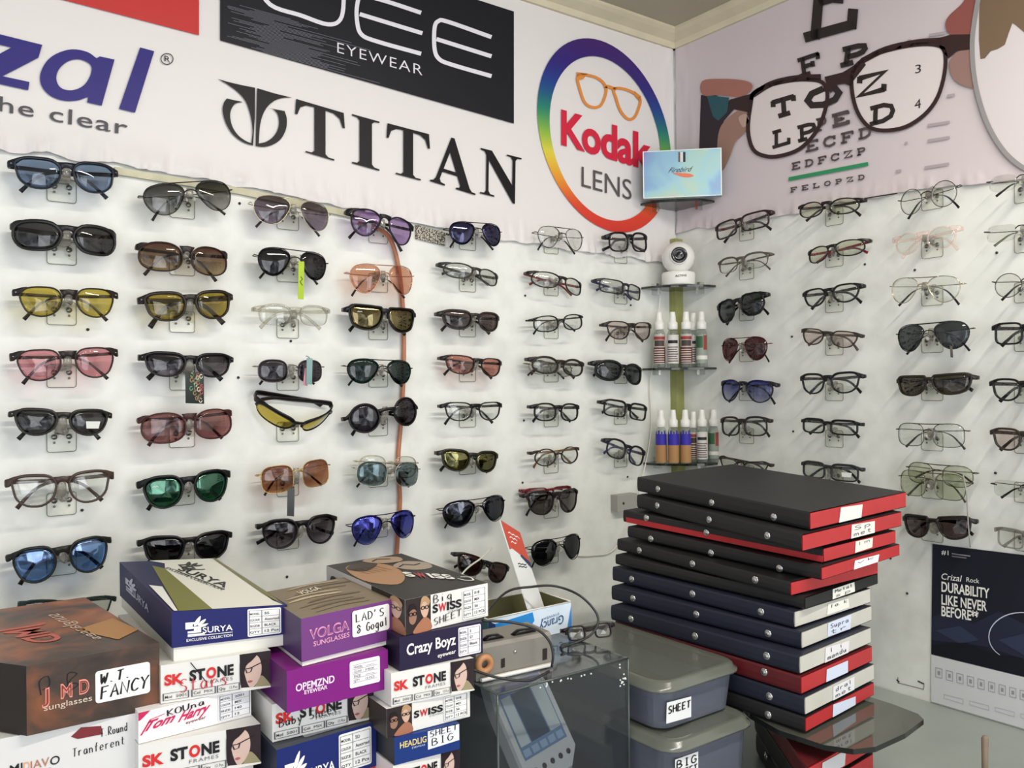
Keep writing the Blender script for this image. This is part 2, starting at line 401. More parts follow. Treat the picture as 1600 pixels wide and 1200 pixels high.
# ================================================================ vinyl banners
def interp(tab, x):
    for (x0, y0), (x1, y1) in zip(tab, tab[1:]):
        if x <= x1: return y0+(y1-y0)*max(0, (x-x0))/(x1-x0)
    return tab[-1][1]
def banner(name, wall, edge, s0, s1, label, base, sag):
    """sheet hung on a wall: s runs along the wall, wrinkled towards its gathered bottom hem"""
    mb = MB(); ns, nz = 420, 60; rows = []
    for j in range(nz+1):
        v = j/nz; row = []
        for i in range(ns+1):
            s = s0+(s1-s0)*i/ns
            zb = interp(edge, s); z = zb+(ZC-0.004-zb)*(v**1.25)
            h = z-zb; kx = math.exp(-(h/(0.030 if wall == 'A' else 0.020))**2)*(1 if wall == 'A' else .5)
            wr = noise.noise(V((s*34, h*9, 1.3)))*0.5+noise.noise(V((s*80, h*26, 4.1)))*0.3
            crs = max(0, abs(s)-0.0) if True else 0
            kc = math.exp(-(crs/0.09)**2)
            rg = abs(noise.noise(V((s*46, h*7, 8.1))))**.6+.5*abs(noise.noise(V((s*105, h*40, 3.7))))**.7
            cr = (1-min(1, abs(noise.noise(V((s*30, h*13, 5.5))))*3.2))**3
            off = 0.0030 + 0.010*kx*rg + 0.0045*kx*cr + 0.0006*noise.noise(V((s*5, z*4, 0))) + 0.0030*kc*abs(noise.noise(V((z*16, s*44, 2))))**.7
            z2 = z + 0.007*(1-v)**8*noise.noise(V((s*22, 3, 0)))
            row.append((s, -off, z2) if wall == 'A' else (-off, s, z2))
        rows.append(row)
    mb.grid(rows, VINYL, True, ink=lin(base))
    rows2 = [[V(q)+(V((0, .0008, 0)) if wall == 'A' else V((.0008, 0, 0))) for q in r] for r in rows[::-1]]
    mb.grid(rows2, VINYL, True, ink=lin(base))
    return mb
eA = [(-2.6, CAM.z+0.345)] + [(WA(x, y).x, WA(x, y).z) for x, y in ((60, 243), (180, 258), (365, 290), (560, 330), (700, 361), (850, 386), (1000, 406), (1045, 416))]
mb = banner('vinyl_banner', 'A', eA, -2.5, -0.008, '', (226, 221, 219), 0)
mA = lambda x, y: WA(x, y, 0.0062)
mA2 = lambda x, y: WA(x, y, 0.0068)
K = lin((24, 22, 23))
# upper red block and dark panel
mb.poly([(-60, -160), (311, -160), (311, 55), (100, 0), (-60, -42)], mA, VINYL, lin((192, 56, 53)))
P0 = lin((29, 29, 35))
mb.poly([(344, -130), (803, 18), (803, 193), (344, 63)], mA, VINYL, P0)
for k in range(34):                 # fine pale scratches printed across the dark panel
    y = 8+k*1.9; x = 352+random.random()*70; l = 60+random.random()*130
    mb.stroke([(x, y+(x-344)*.27-8), (x+l, y+(x+l-344)*.27-8)], 0.7, mA2, VINYL, lin((110, 110, 118)))
WL = lin((226, 224, 230)); sw = 6.4
mb.stroke(curve2([(404, -62), (402, -30), (422, 7), (470, 24), (512, 38), (532, 30), (537, 0), (534, -32), (500, -48), (404, -62)], 5), sw, mA2, VINYL, WL)
mb.stroke(curve2([(658, 20), (600, 1), (566, -6), (558, 8), (558, 34), (565, 54), (590, 65), (658, 84)], 5), sw, mA2, VINYL, WL)
mb.stroke([(562, 22), (660, 52)], sw, mA2, VINYL, WL)
mb.stroke(curve2([(768, 58), (700, 34), (685, 33), (679, 44), (679, 76), (686, 92), (706, 101), (768, 119)], 5), sw, mA2, VINYL, WL)
mb.stroke([(682, 61), (768, 88)], sw, mA2, VINYL, WL)
text(mb, 'EYEWEAR', mA2, (527, 82), (660, 118), (0, -16), WL, VINYL, -0.008, 0, 1.15)
# red/blue lettering at the left
BL = lin((42, 35, 116))
mb.poly([(-6, 52), (66, 70), (60, 90), (4, 119), (46, 128), (44, 141), (-42, 122), (-38, 104), (18, 74), (-8, 68)], mA, VINYL, BL)
oa = curve2([(163, 84), (150, 90), (138, 82), (120, 78), (100, 80), (82, 90), (66, 106), (62, 124), (70, 142), (86, 154), (106, 157), (124, 152), (140, 143)], 4)
mb.poly([[(156, 88), (179, 93), (159, 165), (136, 160)]+curve2([(138, 151), (120, 157), (98, 157), (78, 149), (65, 134), (63, 116), (72, 97), (88, 84), (112, 77), (136, 81), (151, 91)], 4),
         curve2([(142, 102), (126, 93), (108, 95), (93, 107), (88, 123), (95, 137), (112, 141), (130, 134), (141, 118)], 4, True)], mA, VINYL, BL)
mb.poly([(219, 74), (241, 80), (211, 176), (186, 170)], mA, VINYL, BL)
mb.stroke([(261+9.5*math.cos(k*.314), 92+8.5*math.sin(k*.314)) for k in range(20)], 1.3, mA, VINYL, K, closed=True)
text(mb, 'R', mA, (257, 95.5), (266, 98), (0, -9), K, VINYL)
text(mb, 'he clear', mA, (-2, 173), (199, 211), (1, -23), lin((74, 72, 76)), VINYL, 0.004, 0, 1.08)
# winged emblem and serif word
em = lambda pts: [(x/2.963, y/2.963) for x, y in pts]
mb.poly(em(curve2([(1008, 365), (1060, 380), (1120, 394), (1181, 406)], 3)+[(1180, 540), (1172, 674)]+
        curve2([(1172, 674), (1125, 658), (1078, 622), (1046, 570), (1031, 515), (1036, 478), (1050, 456)], 4)+curve2([(1124, 472), (1090, 480), (1070, 508), (1066, 545), (1078, 590), (1105, 628), (1138, 652), (1164, 663)], 4)+
        curve2([(1164, 663), (1169, 600), (1160, 535), (1138, 470), (1100, 425), (1050, 388)], 4)), mA, VINYL, K)
mb.poly(em([(1191, 408), (1270, 432), (1352, 452)]+curve2([(1352, 452), (1305, 454), (1262, 472), (1226, 512), (1205, 575), (1198, 664)], 4)+
        curve2([(1198, 664), (1230, 657), (1262, 636), (1284, 604), (1292, 566), (1286, 530), (1268, 508), (1240, 499)], 4)+curve2([(1318, 514), (1328, 550), (1324, 598), (1300, 644), (1262, 670), (1222, 680), (1184, 676)], 4)+[(1187, 540)]), mA, VINYL, K)
SER = {'T': (.85, [[(.02, 1), (.83, 1), (.85, .70), (.81, .70), (.76, .86), (.66, .93), (.52, .94), (.52, .08), (.57, .03), (.67, .03), (.67, 0), (.18, 0), (.18, .03), (.28, .03), (.33, .08), (.33, .94), (.19, .93), (.09, .86), (.04, .70), (0, .70)]]),
 'I': (.42, [[(0, 0), (0, .03), (.08, .04), (.115, .09), (.115, .91), (.08, .96), (0, .97), (0, 1), (.42, 1), (.42, .97), (.34, .96), (.305, .91), (.305, .09), (.34, .04), (.42, .03), (.42, 0)]]),
 'A': (1.0, [[(0, 0), (0, .03), (.07, .05), (.13, .12), (.47, 1.02), (.54, 1.02), (.87, .10), (.92, .04), (1, .03), (1, 0), (.57, 0), (.57, .03), (.65, .05), (.66, .10), (.60, .27), (.27, .27), (.215, .11), (.24, .05), (.33, .03), (.33, 0)], [(.30, .34), (.575, .34), (.44, .71)]]),
 'N': (.97, [[(0, 1), (.27, 1), (.76, .35), (.76, .90), (.72, .96), (.62, .97), (.62, 1), (.97, 1), (.97, .97), (.87, .96), (.83, .90), (.83, -.04), (.78, -.04), (.20, .78), (.20, .10), (.24, .04), (.34, .03), (.34, 0), (0, 0), (0, .03), (.10, .04), (.14, .10), (.14, .88), (.10, .95), (0, .97)]])}
def serif(mb, ch, tl, tr, bl, mp, ink):
    wd, loops = SER[ch]
    q = [[(tl[0]+(tr[0]-tl[0])*x/wd+(bl[0]-tl[0])*(1-y), tl[1]+(tr[1]-tl[1])*x/wd+(bl[1]-tl[1])*(1-y)) for x, y in lp] for lp in loops]
    mb.poly(q, mp, VINYL, ink)
serif(mb, 'T', (461, 154), (539, 177), (461, 233), mA, K)
serif(mb, 'I', (550, 178), (593, 190), (550, 255), mA, K)
serif(mb, 'T', (604, 192), (672, 210), (604, 268), mA, K)
serif(mb, 'A', (672, 206), (743, 228), (672, 283), mA, K)
serif(mb, 'N', (751, 231), (815, 247), (750, 302), mA, K)
# rainbow ring with spectacles
def ell(l, r, t, b, n=72):
    c = V(((l[0]+r[0]+t[0]+b[0])/4, (l[1]+r[1]+t[1]+b[1])/4)); a = (V(r)-V(l))/2; d = (V(b)-V(t))/2
    return [tuple(c+a*math.cos(2*math.pi*k/n)+d*math.sin(2*math.pi*k/n)) for k in range(n)]
ro = ell((840, 190), (1047, 229), (930, 63), (960, 364)); ri = ell((860, 202), (1032, 229), (934, 89), (956, 345))
RB = [(0, (206, 56, 50)), (.12, (214, 72, 48)), (.22, (226, 140, 52)), (.36, (222, 206, 70)), (.47, (130, 176, 74)), (.58, (40, 128, 108)), (.70, (36, 70, 140)), (.82, (52, 40, 120)), (1, (70, 40, 104))]
zlo, zhi = WA(960, 364).z, WA(930, 63).z
def rainbow(p):
    t = (p.z-zlo)/(zhi-zlo)
    for (a, ca), (b, cb) in zip(RB, RB[1:]):
        if t <= b:
            k = max(0, (t-a)/(b-a)); return lin([x+(y-x)*k for x, y in zip(ca, cb)])
    return lin(RB[-1][1])
for k in range(72):
    k2 = (k+1) % 72
    mb.face([mA(*ro[k]), mA(*ro[k2]), mA(*ri[k2]), mA(*ri[k])], VINYL, rainbow)
kd = lambda pts: [(520+x/2.963, y/2.963) for x, y in pts]
OR = lin((222, 140, 66))
mb.stroke(kd(curve2([(1135, 350), (1200, 352), (1245, 375), (1266, 410), (1258, 455), (1238, 490), (1205, 497), (1170, 478), (1148, 425)], 4, True)), 4.2, mA, VINYL, OR, True)
mb.stroke(kd(curve2([(1302, 412), (1350, 412), (1400, 434), (1424, 462), (1415, 505), (1395, 545), (1365, 550), (1332, 512), (1312, 455)], 4, True)), 4.2, mA, VINYL, OR, True)
mb.stroke(kd([(1255, 398), (1280, 402), (1312, 414)]), 5, mA, VINYL, OR)
mb.poly(kd([(1128, 334), (1180, 340), (1160, 366), (1138, 372)]), mA, VINYL, OR); mb.poly(kd([(1395, 420), (1428, 446), (1422, 470), (1400, 445)]), mA, VINYL, OR)
text(mb, 'Kodak', mA, (877, 224), (1019, 266), (0, -51), lin((206, 42, 66)), VINYL, 0.032, 0, 0.97)
text(mb, 'LENS', mA, (909, 291), (987, 313), (0, -31), lin((92, 84, 82)), VINYL, -0.004)
tag(mb.build('vinyl_banner', fix=False), 'white vinyl shop banner with black, blue and rainbow-ringed eyewear logos along the left wall', 'banner')

# ---- right banner: an eye chart seen through a pair of held spectacles
eB = [(-2.6, CAM.z+0.335)] + [(WB(x, y).y, WB(x, y).z) for x, y in ((1600, 280), (1560, 285), (1430, 298), (1345, 312), (1220, 338), (1075, 361))]
mb = banner('vinyl_banner', 'B', eB, -2.5, -0.008, '', (208, 197, 199), 0)
mB = lambda x, y: WB(x, y, 0.0062)
mB2 = lambda x, y: WB(x, y, 0.0068)
mB3 = lambda x, y: WB(x, y, 0.0074)
q3 = lambda pts: [(1060+x/2.963, y/2.963) for x, y in pts]
def slabs(mb, ch, bl, br, tl, ink, th=0.17, mp=None):
    S_ = {'E': '.22,0 .22,1;.0,.94 1,.94;.0,.06 1,.06;.22,.5 .62,.5;.93,1 .93,.74;.93,0 .93,.27;.62,.40 .62,.60', 'F': '.22,0 .22,1;0,.94 1,.94;.94,1 .94,.66;.22,.5 .66,.5;.66,.34 .66,.66;0,.06 .5,.06',
     'P': '.22,0 .22,1;0,.94 .6,.94 .85,.86 .9,.70 .82,.53 .6,.46 .22,.46;0,.06 .5,.06', 'T': '.5,0 .5,1;.04,.93 .96,.93;.07,1 .07,.66;.93,1 .93,.66;.25,.06 .75,.06', 'L': '.22,0 .22,1;0,.94 .5,.94;0,.06 1,.06;.94,0 .94,.36',
     'D': '.22,0 .22,1;0,.94 .55,.94 .86,.78 .94,.5 .86,.22 .55,.06 0,.06', 'Z': '.06,.93 .92,.93 .1,.07 .95,.07;.08,1 .08,.68;.93,0 .93,.34', 'O': '.5,.95 .18,.82 .07,.5 .18,.18 .5,.05 .82,.18 .93,.5 .82,.82 .5,.95', 'C': '.92,.66 .86,.84 .5,.95 .18,.82 .07,.5 .18,.18 .5,.05 .86,.16 .94,.32;.9,1 .9,.6'}
    bx = (br[0]-bl[0], br[1]-bl[1]); ty = (tl[0]-bl[0], tl[1]-bl[1]); wd = th*math.hypot(*bx)
    for st in S_[ch].split(';'):
        p = [tuple(float(q) for q in c.split(',')) for c in st.split()]
        mb.stroke([(bl[0]+bx[0]*x+ty[0]*y, bl[1]+bx[1]*x+ty[1]*y) for x, y in p], wd, mp or mB, VINYL, ink)
CH = lin((52, 46, 44)); CH2 = lin((88, 78, 78)); LT = lin((222, 212, 211))
# clearer view inside the printed spectacle lenses
Ll = curve2(q3([(335, 480), (352, 428), (430, 392), (540, 370), (640, 372), (678, 396), (690, 450), (670, 540), (630, 620), (560, 690), (470, 722), (400, 722), (345, 690), (322, 600)]), 4, True)
Lr = curve2(q3([(806, 340), (850, 280), (960, 235), (1100, 207), (1200, 210), (1234, 245), (1232, 340), (1200, 450), (1140, 530), (1050, 588), (950, 604), (880, 585), (830, 520), (805, 430)]), 4, True)
mb.poly(Ll, mB, VINYL, LT); mb.poly(Lr, mB, VINYL, LT)
slabs(mb, 'E', (1256, 66), (1336, 44), (1266, -52), CH, 0.19, mB2)
slabs(mb, 'F', (1250, 121), (1283, 110), (1246, 93), CH, 0.19, mB2)
slabs(mb, 'P', (1313, 104), (1353, 94), (1317, 76), CH, 0.2, mB2)
slabs(mb, 'T', (1207, 186), (1244, 175), (1205, 159), CH, 0.2, mB2)
slabs(mb, 'O', (1258, 172), (1315, 158), (1258, 144), CH, 0.17, mB2)
slabs(mb, 'Z', (1338, 153), (1384, 141), (1340, 121), CH, 0.18, mB2)
slabs(mb, 'L', (1207, 232), (1234, 224), (1207, 206), CH, 0.2, mB2)
slabs(mb, 'P', (1247, 222), (1276, 214), (1246, 198), CH, 0.2, mB2)
slabs(mb, 'P', (1276, 206), (1292, 202), (1275, 186), CH2, 0.22, mB2)
slabs(mb, 'E', (1301, 199), (1327, 192), (1300, 180), CH2, 0.22, mB2)
slabs(mb, 'D', (1359, 196), (1397, 186), (1360, 168), CH, 0.18, mB2)
for k, c in enumerate('ECFD'):
    x = 1259+k*27.5; y = 238-k*6.6; slabs(mb, c, (x, y), (x+19, y-4.6), (x, y-16), CH2, 0.2, mB2)
for k, c in enumerate('EDFCZP'):
    x = 1237+k*20.4; y = 266-k*4.5; slabs(mb, c, (x, y), (x+13, y-2.9), (x, y-11), CH2, 0.2, mB2)
mb.poly([(1232, 277), (1356, 253), (1357, 259), (1232, 283)], mB, VINYL, lin((52, 140, 94)))
for k, c in enumerate('FELOPZD'):
    x = 1235+k*17.6; y = 301-k*3.2; slabs(mb, c, (x, y), (x+10, y-1.9), (x, y-7.5), CH2, 0.2, mB2)
text(mb, '3', mB2, (1430, 115), (1439, 113), (0, -13), CH, VINYL); text(mb, '4', mB2, (1429, 171), (1439, 168), (0, -14), CH, VINYL)
FA = lin((172, 160, 164))
for x, y, l in ((1450, 196, 34), (1450, 220, 34), (1445, 262, 38), (1480, 150, 12), (1414, 224, 4), (1418, 64, 6), (1400, 268, 8), (1452, 55, 26)):
    mb.stroke([(x, y), (x+l, y-l*.16)], 4.5, mB, VINYL, FA)
FR = lin((58, 42, 42))
mb.stroke(Ll, 6.2, mB3, VINYL, FR, True); mb.stroke(Lr, 6.2, mB3, VINYL, FR, True)
mb.poly(q3([(676, 356), (760, 335), (852, 278), (868, 300), (812, 372), (800, 400), (770, 388), (735, 392), (706, 430), (690, 400)]), mB3, VINYL, FR)
mb.poly(q3([(235, 462), (330, 436), (352, 424), (340, 500), (325, 520), (240, 502)]), mB3, VINYL, FR)
mb.poly(q3([(1150, 190), (1262, 160), (1360, 158), (1358, 228), (1290, 236), (1250, 270), (1232, 250), (1200, 206)]), mB3, VINYL, FR)
mb.stroke(q3(curve2([(344, 440), (430, 388), (540, 362), (660, 356)], 4)), 9, mB3, VINYL, FR); mb.stroke(q3(curve2([(850, 282), (960, 228), (1100, 196), (1220, 186)], 4)), 9, mB3, VINYL, FR)
# printed hands
SK1 = lin((166, 112, 100)); SK2 = lin((156, 122, 108)); DK = lin((52, 44, 50))
mb.poly(q3([(104, 440), (170, 440), (240, 470), (262, 500), (210, 560), (180, 700), (96, 700)]), mB, VINYL, DK)
mb.poly(q3([(130, 440), (235, 452), (225, 520), (185, 560), (160, 540)]), mB2, VINYL, lin((48, 88, 96)))
mb.poly(q3(curve2([(110, 375), (200, 365), (300, 372), (342, 392), (330, 425), (280, 448), (190, 440), (112, 440)], 4, True)), mB2, VINYL, SK1)
mb.poly(q3(curve2([(190, 600), (230, 545), (285, 508), (325, 520), (330, 570), (300, 620), (262, 660), (232, 740), (200, 790), (180, 700)], 4, True)), mB2, VINYL, SK2)
mb.poly(q3(curve2([(278, 545), (312, 528), (326, 560), (300, 590)], 4, True)), mB3, VINYL, lin((186, 158, 144)))
mb.poly(q3(curve2([(1236, 110), (1255, 70), (1310, 20), (1350, -30), (1440, -40), (1440, 60), (1390, 140), (1300, 165), (1250, 150)], 4, True)), mB2, VINYL, lin((142, 84, 78)))
mb.poly(q3(curve2([(1256, 320), (1262, 270), (1300, 236), (1360, 228), (1410, 250), (1420, 400), (1340, 402), (1280, 372)], 4, True)), mB2, VINYL, lin((150, 118, 110)))
# large printed lens with a brow showing through
lens_o = curve2([(1540, -60), (1523, 30), (1519, 80), (1526, 140), (1546, 200), (1578, 246), (1622, 272), (1690, 280), (1760, 250), (1800, 150), (1790, 20), (1740, -60)], 5)
mb.poly(lens_o, mB3, VINYL, lin((214, 206, 206)))
mB4 = lambda x, y: WB(x, y, 0.0080)
mb.poly(curve2([(1536, -60), (1530, 20), (1532, 92), (1548, 80), (1570, 70), (1582, 36), (1600, 50), (1690, 90), (1740, -60)], 2), mB4, VINYL, lin((120, 100, 80)))
mb.stroke(lens_o[:-1], 7.5, lambda x, y: WB(x, y, 0.0086), VINYL, lin((150, 146, 146)))
tag(mb.build('vinyl_banner', fix=False), 'pinkish vinyl banner printed with an eye chart seen through hand-held spectacles, right wall', 'banner')

# ================================================================ spectacles
def sup(n, k=30): 
    o = []
    for i in range(k):
        t = math.pi/2-2*math.pi*i/k; c, s = math.cos(t), math.sin(t)
        o.append((math.copysign(abs(c)**(2/n), c), math.copysign(abs(s)**(2/n), s)))
    return o
SHAPES = {
 'way': curve2([(-.95, .52), (-.62, .90), (0, 1), (.62, .98), (.99, .74), (.95, .15), (.80, -.50), (.35, -.95), (-.30, -1), (-.76, -.62), (-.95, -.02)], 3, True),
 'avi': curve2([(-.86, .72), (-.42, .98), (.18, 1), (.74, .82), (1, .36), (.95, -.22), (.66, -.76), (.14, -1), (-.36, -.82), (-.76, -.26), (-.98, .34)], 3, True),
 'pan': curve2([(-.92, .45), (-.62, .90), (0, 1), (.66, .92), (.99, .50), (.92, -.12), (.64, -.74), (.08, -1), (-.52, -.80), (-.88, -.24)], 3, True),
 'club': curve2([(-.98, .42), (-.70, .88), (0, 1), (.70, .96), (1, .62), (.93, -.05), (.66, -.70), (.12, -1), (-.48, -.84), (-.88, -.30)], 3, True),
 'round': sup(2.0), 'oval': sup(2.15), 'over': sup(2.35), 'rect': sup(4.2), 'square': sup(3.2), 'soft': sup(2.7),
 'wrap': curve2([(-1, .30), (-.62, .86), (.08, .98), (.70, .84), (1, .42), (.99, -.30), (.66, -.88), (0, -1), (-.58, -.86), (-.90, -.36)], 3, True),
 'sport': curve2([(-1, .45), (-.6, .9), (.1, 1), (.8, .72), (1.02, .1), (.92, -.6), (.4, -1), (-.3, -.95), (-.8, -.5)], 3, True),
 'cat': curve2([(-.95, .25), (-.55, .70), (.1, .86), (.78, 1.0), (1.02, .72), (.90, .05), (.55, -.72), (0, -1), (-.58, -.78), (-.90, -.25)], 3, True),
 'hex': curve2([(-.70, .95), (0, 1.0), (.72, .92), (1, .10), (.92, -.35), (.55, -.98), (-.40, -1), (-.96, -.12)], 2, True),
 'flat': curve2([(-.98, .80), (-.5, .95), (.2, 1), (.9, .98), (1.02, .60), (.94, -.10), (.74, -.70), (.2, -1), (-.4, -.92), (-.84, -.30)], 3, True),
}
def plast(c): return pbr('frame_plastic', tuple(v*.72 for v in c), 0.28, 0, coat=0.06, spec=0.26)
def met(c): return pbr('frame_metal', c, 0.25, 0.85)
LENS = {'clear': dict(top=(240, 242, 239)), 'cleargrey': dict(top=(214, 216, 212)), 'clearpink': dict(top=(226, 212, 208)), 'cleargreen': dict(top=(222, 226, 208)),
 'blue': dict(top=(126, 146, 174)), 'blue2': dict(top=(118, 160, 214), mirror=(150, 180, 225), mir=.18), 'dark': dict(top=(72, 72, 72)), 'black': dict(top=(30, 30, 34)), 'blackmir': dict(top=(34, 34, 44), mirror=(90, 92, 110), mir=.25),
 'yellow': dict(top=(204, 186, 88)), 'yellow2': dict(top=(176, 156, 70)), 'pink': dict(top=(222, 160, 166)), 'greygrad': dict(top=(52, 52, 50), bot=(176, 176, 172)), 'browngrad': dict(top=(88, 58, 50), bot=(190, 170, 130)),
 'plumgrad': dict(top=(48, 40, 46), bot=(150, 140, 150)), 'rose': dict(top=(160, 112, 110)), 'greenmir': dict(top=(20, 50, 44), bot=(60, 130, 90), mirror=(52, 120, 92), mir=.40), 'silverplum': dict(top=(92, 84, 90), bot=(150, 134, 154)),
 'purple': dict(top=(176, 148, 196)), 'orange': dict(top=(216, 166, 140)), 'olivemir': dict(top=(62, 56, 22), mirror=(118, 102, 44), mir=.5), 'olivegreen': dict(top=(80, 72, 26), mirror=(128, 124, 58), mir=.5), 'deepgreen': dict(top=(20, 46, 40)), 'sepia': dict(top=(126, 76, 58), bot=(190, 140, 104)),
 'violetblack': dict(top=(54, 46, 56)), 'teal': dict(top=(118, 128, 130), mirror=(90, 150, 155), mir=.1), 'bluemir': dict(top=(40, 44, 150), bot=(140, 150, 210), mirror=(60, 66, 200), mir=.35), 'navymir': dict(top=(28, 26, 58), mirror=(60, 58, 120), mir=.25),
 'brown': dict(top=(98, 82, 80)), 'coral': dict(top=(200, 142, 128)), 'wine': dict(top=(88, 44, 46)), 'winedark': dict(top=(70, 40, 36)), 'grey': dict(top=(118, 112, 110)), 'bluegrad': dict(top=(50, 58, 150), bot=(190, 194, 210)), 'moss': dict(top=(86, 78, 64)), 'smoke': dict(top=(66, 72, 74)), 'patterned': dict(top=(176, 174, 170))}

def pose(wall, xl, yl, xr, yr, off, yaw, pitch):
    P = WA if wall == 'A' else WB
    a, b = P(xl, yl, off), P(xr, yr, off); c = (a+b)/2
    nrm = V((0, -1, 0)) if wall == 'A' else V((-1, 0, 0))
    x = (b-a); W = x.length; x.normalize(); y = nrm.cross(x)
    m = Matrix(((x.x, y.x, nrm.x, c.x), (x.y, y.y, nrm.y, c.y), (x.z, y.z, nrm.z, c.z), (0, 0, 0, 1)))
    if yaw: m = m @ Matrix.Rotation(math.radians(yaw), 4, 'Y')
    if pitch: m = m @ Matrix.Rotation(math.radians(pitch), 4, 'X')
    return m, W

NOSE = clear('nose_pad_silicone', (235, 235, 230), (240, 240, 235), 0.25, 0.2)
def glasses(M, W, lh, shape, kind, fcol, lens, label, o, group):
    """one pair: front frame, two lenses, two folded temples (metal ones with plastic tips)"""
    root = empty('sunglasses' if o.get('sun', True) else 'eyeglasses', None, label, 'sunglasses' if o.get('sun', True) else 'glasses', group, mat=M)
    metal = kind in 'MmR'
    t, d = {'P': (.0025, .0042), 'p': (.0019, .0034), 'M': (.0011, .0016), 'm': (.0011, .0016), 'R': (.0008, .001), 'H': (.0022, .0034), 'B': (.0030, .0046)}[kind]
    t = o.get('t', t)
    k = o.get('k', 3.2 if o.get('sun', True) else 2.2); hw = W/2; zf = lambda x: -k*x*x
    g = o.get('g', .0088 if not metal else .0090); e = o.get('e', .0062 if kind in 'PBH' else (.0070 if kind == 'p' else .0050)); xo = hw-e-t
    cx, lw = (g+xo)/2, (xo-g)/2; sh = SHAPES[shape]; n = len(sh)
    fm = met(fcol) if metal else plast(fcol)
    if o.get('clearframe'): fm = clear('clear_frame_'+str(fcol[0]), tuple(min(255, v+16) for v in fcol), fcol, 0.16, 0.1)
    top = o.get('top', 1.5 if kind in 'PBH' else 1.0)
    fr = MB()
    yt = lh*o.get('hinge', .62 if not metal else .42)
    lm = lens_mat(lh=lh, **LENS[lens])
    for sx in (-1, 1):
        P2 = [V((sx*(cx+px*lw), py*lh)) for px, py in sh]
        nr = []
        for i in range(n):
            tg = P2[(i+1) % n]-P2[i-1]; q = V((tg.y, -tg.x)).normalized()
            if q.dot(P2[i]-V((sx*cx, 0))) < 0: q = -q
            nr.append(q)
        # lens: front and back skins with an edge
        ln = MB(); rows = []
        for rr in (0.001, .45, .8, 1.0):
            rows.append([V((sx*cx+(p.x-sx*cx)*rr, p.y*rr, zf(sx*cx+(p.x-sx*cx)*rr)+.0016*(1-rr*rr)+.0004-3.0*(p.y*rr)**2)) for p in P2])
        back = [[q-V((0, 0, .0016)) for q in r] for r in rows[::-1]]
        ln.grid(rows+back, lm, True, close_u=True)
        lo = ln.build('lens', root, world=False)
        # rim
        if kind != 'R':
            rows = []
            prof = [(-.15, .32), (.2, .5), (.8, .5), (1, .28), (1, -.4), (.7, -.5), (-.15, -.5)] if not metal else [(.5+.6*math.cos(a), .6*math.sin(a)) for a in [2*math.pi*j/6 for j in range(6)]]
            idx = list(range(n)) if kind != 'H' else [i for i in range(n)]
            half = []
            for i in idx:
                ti = t*(1+(top-1)*max(0, nr[i].y)**1.5+o.get('side', 0)*max(0, nr[i].x*sx))
                if kind == 'H' and P2[i].y < -.05*lh: ti = t*.22
                rows.append([V((P2[i].x+nr[i].x*a*ti, P2[i].y+nr[i].y*a*ti, zf(P2[i].x)+b*d)) for a, b in prof])
            fr.grid(rows, fm, True, close_u=True, close_v=True)
        # end piece and hinge
        yo = max(P2, key=lambda p: p.x*sx-abs(p.y-yt)*1.2)
        xe = sx*(hw-.0006)
        if kind == 'R':
            hg = MB(); hg.tube([(yo.x-sx*.004, yo.y, zf(yo.x)), (sx*hw, yt, zf(hw)-.0005), (xe, yt, zf(hw)-.007)], .0011, fm, 6); hg.build('hinge', root, world=False)
        elif metal: fr.tube([(yo.x, yo.y, zf(yo.x)), (sx*hw, yt, zf(hw)-.0005), (xe, yt, zf(hw)-.007)], .0010, fm, 6)
        else:
            hh = o.get('endh', min(.0050, lh*.26)); q = min(P2, key=lambda p: abs(p.x*sx-(cx+lw*.60))+(1 if p.y < 0 else 0))
            fr.tube(crom([(q.x, q.y+t*.8, zf(q.x)), (sx*(cx+lw*.88), (q.y+t)*.45+yt*.55+hh*.35, zf(cx+lw*.88)), (sx*(hw-.0022), yt+.0004, zf(hw)-.0004), (xe, yt, zf(hw)-.004), (xe-sx*.0006, yt, zf(hw)-.010)], 3),
                    [(t*.55+(hh-t*.55)*min(1, i/6)**1.3 if i < 7 else hh*(1-.05*(i-6)), d*.42) for i in range(13)], fm, 8, up=(0, 1, 0), square=True)
            if o.get('dot'): fr.tube([(sx*(hw-.0062), yt+.001, zf(hw)+.0016), (sx*(hw-.0024), yt+.001, zf(hw)+.0022)], .0008, CHROME, 6)
        # folded temple
        dz = .0085 if sx > 0 else .0125; z0 = zf(hw)
        drop = yt+lh+o.get('tip', .004); ex = o.get('tipx', .80)+.04*sx*o.get('asym', 0)
        path = crom([(xe-sx*.0008, yt, z0-.008), (xe-sx*.004, yt, z0-dz-.004), (sx*hw*.5, yt-.001, z0-dz-.005), (-sx*hw*.10, yt-.003, z0-dz-.005),
                     (-sx*hw*.42, yt-.28*drop, z0-dz-.004), (-sx*hw*.64, yt-.66*drop, z0-dz-.003), (-sx*hw*ex, yt-drop, z0-dz-.001)], 4)
        m_ = len(path); tm = plast(o['tcol']) if o.get('tcol') and not metal else fm
        if metal:
            cut = int(m_*.62)
            tb = MB(); tb.tube(path[:cut+1], .00075, fm, 6); to = tb.build('temple', root, world=False)
            tt = MB(); tt.tube(path[cut:], [(.0011+.0013*(i/(m_-cut))**.8, .0011) for i in range(m_-cut)], plast(o.get('tipcol', (38, 32, 32))), 8, up=(0, 1, 0))
            tt.build('temple_tip', to, world=False)
        else:
            h0 = o.get('th', .0036 if kind != 'p' else .0030); tb = MB()
            tb.tube(path, [(h0*(1-.40*min(1, i/(m_*.6)))+.0012*max(0, i-m_*.75)/(m_*.25), .0014) for i in range(m_)], tm, 8, square=True, up=(0, 1, 0))
            tb.build('temple', root, world=False)
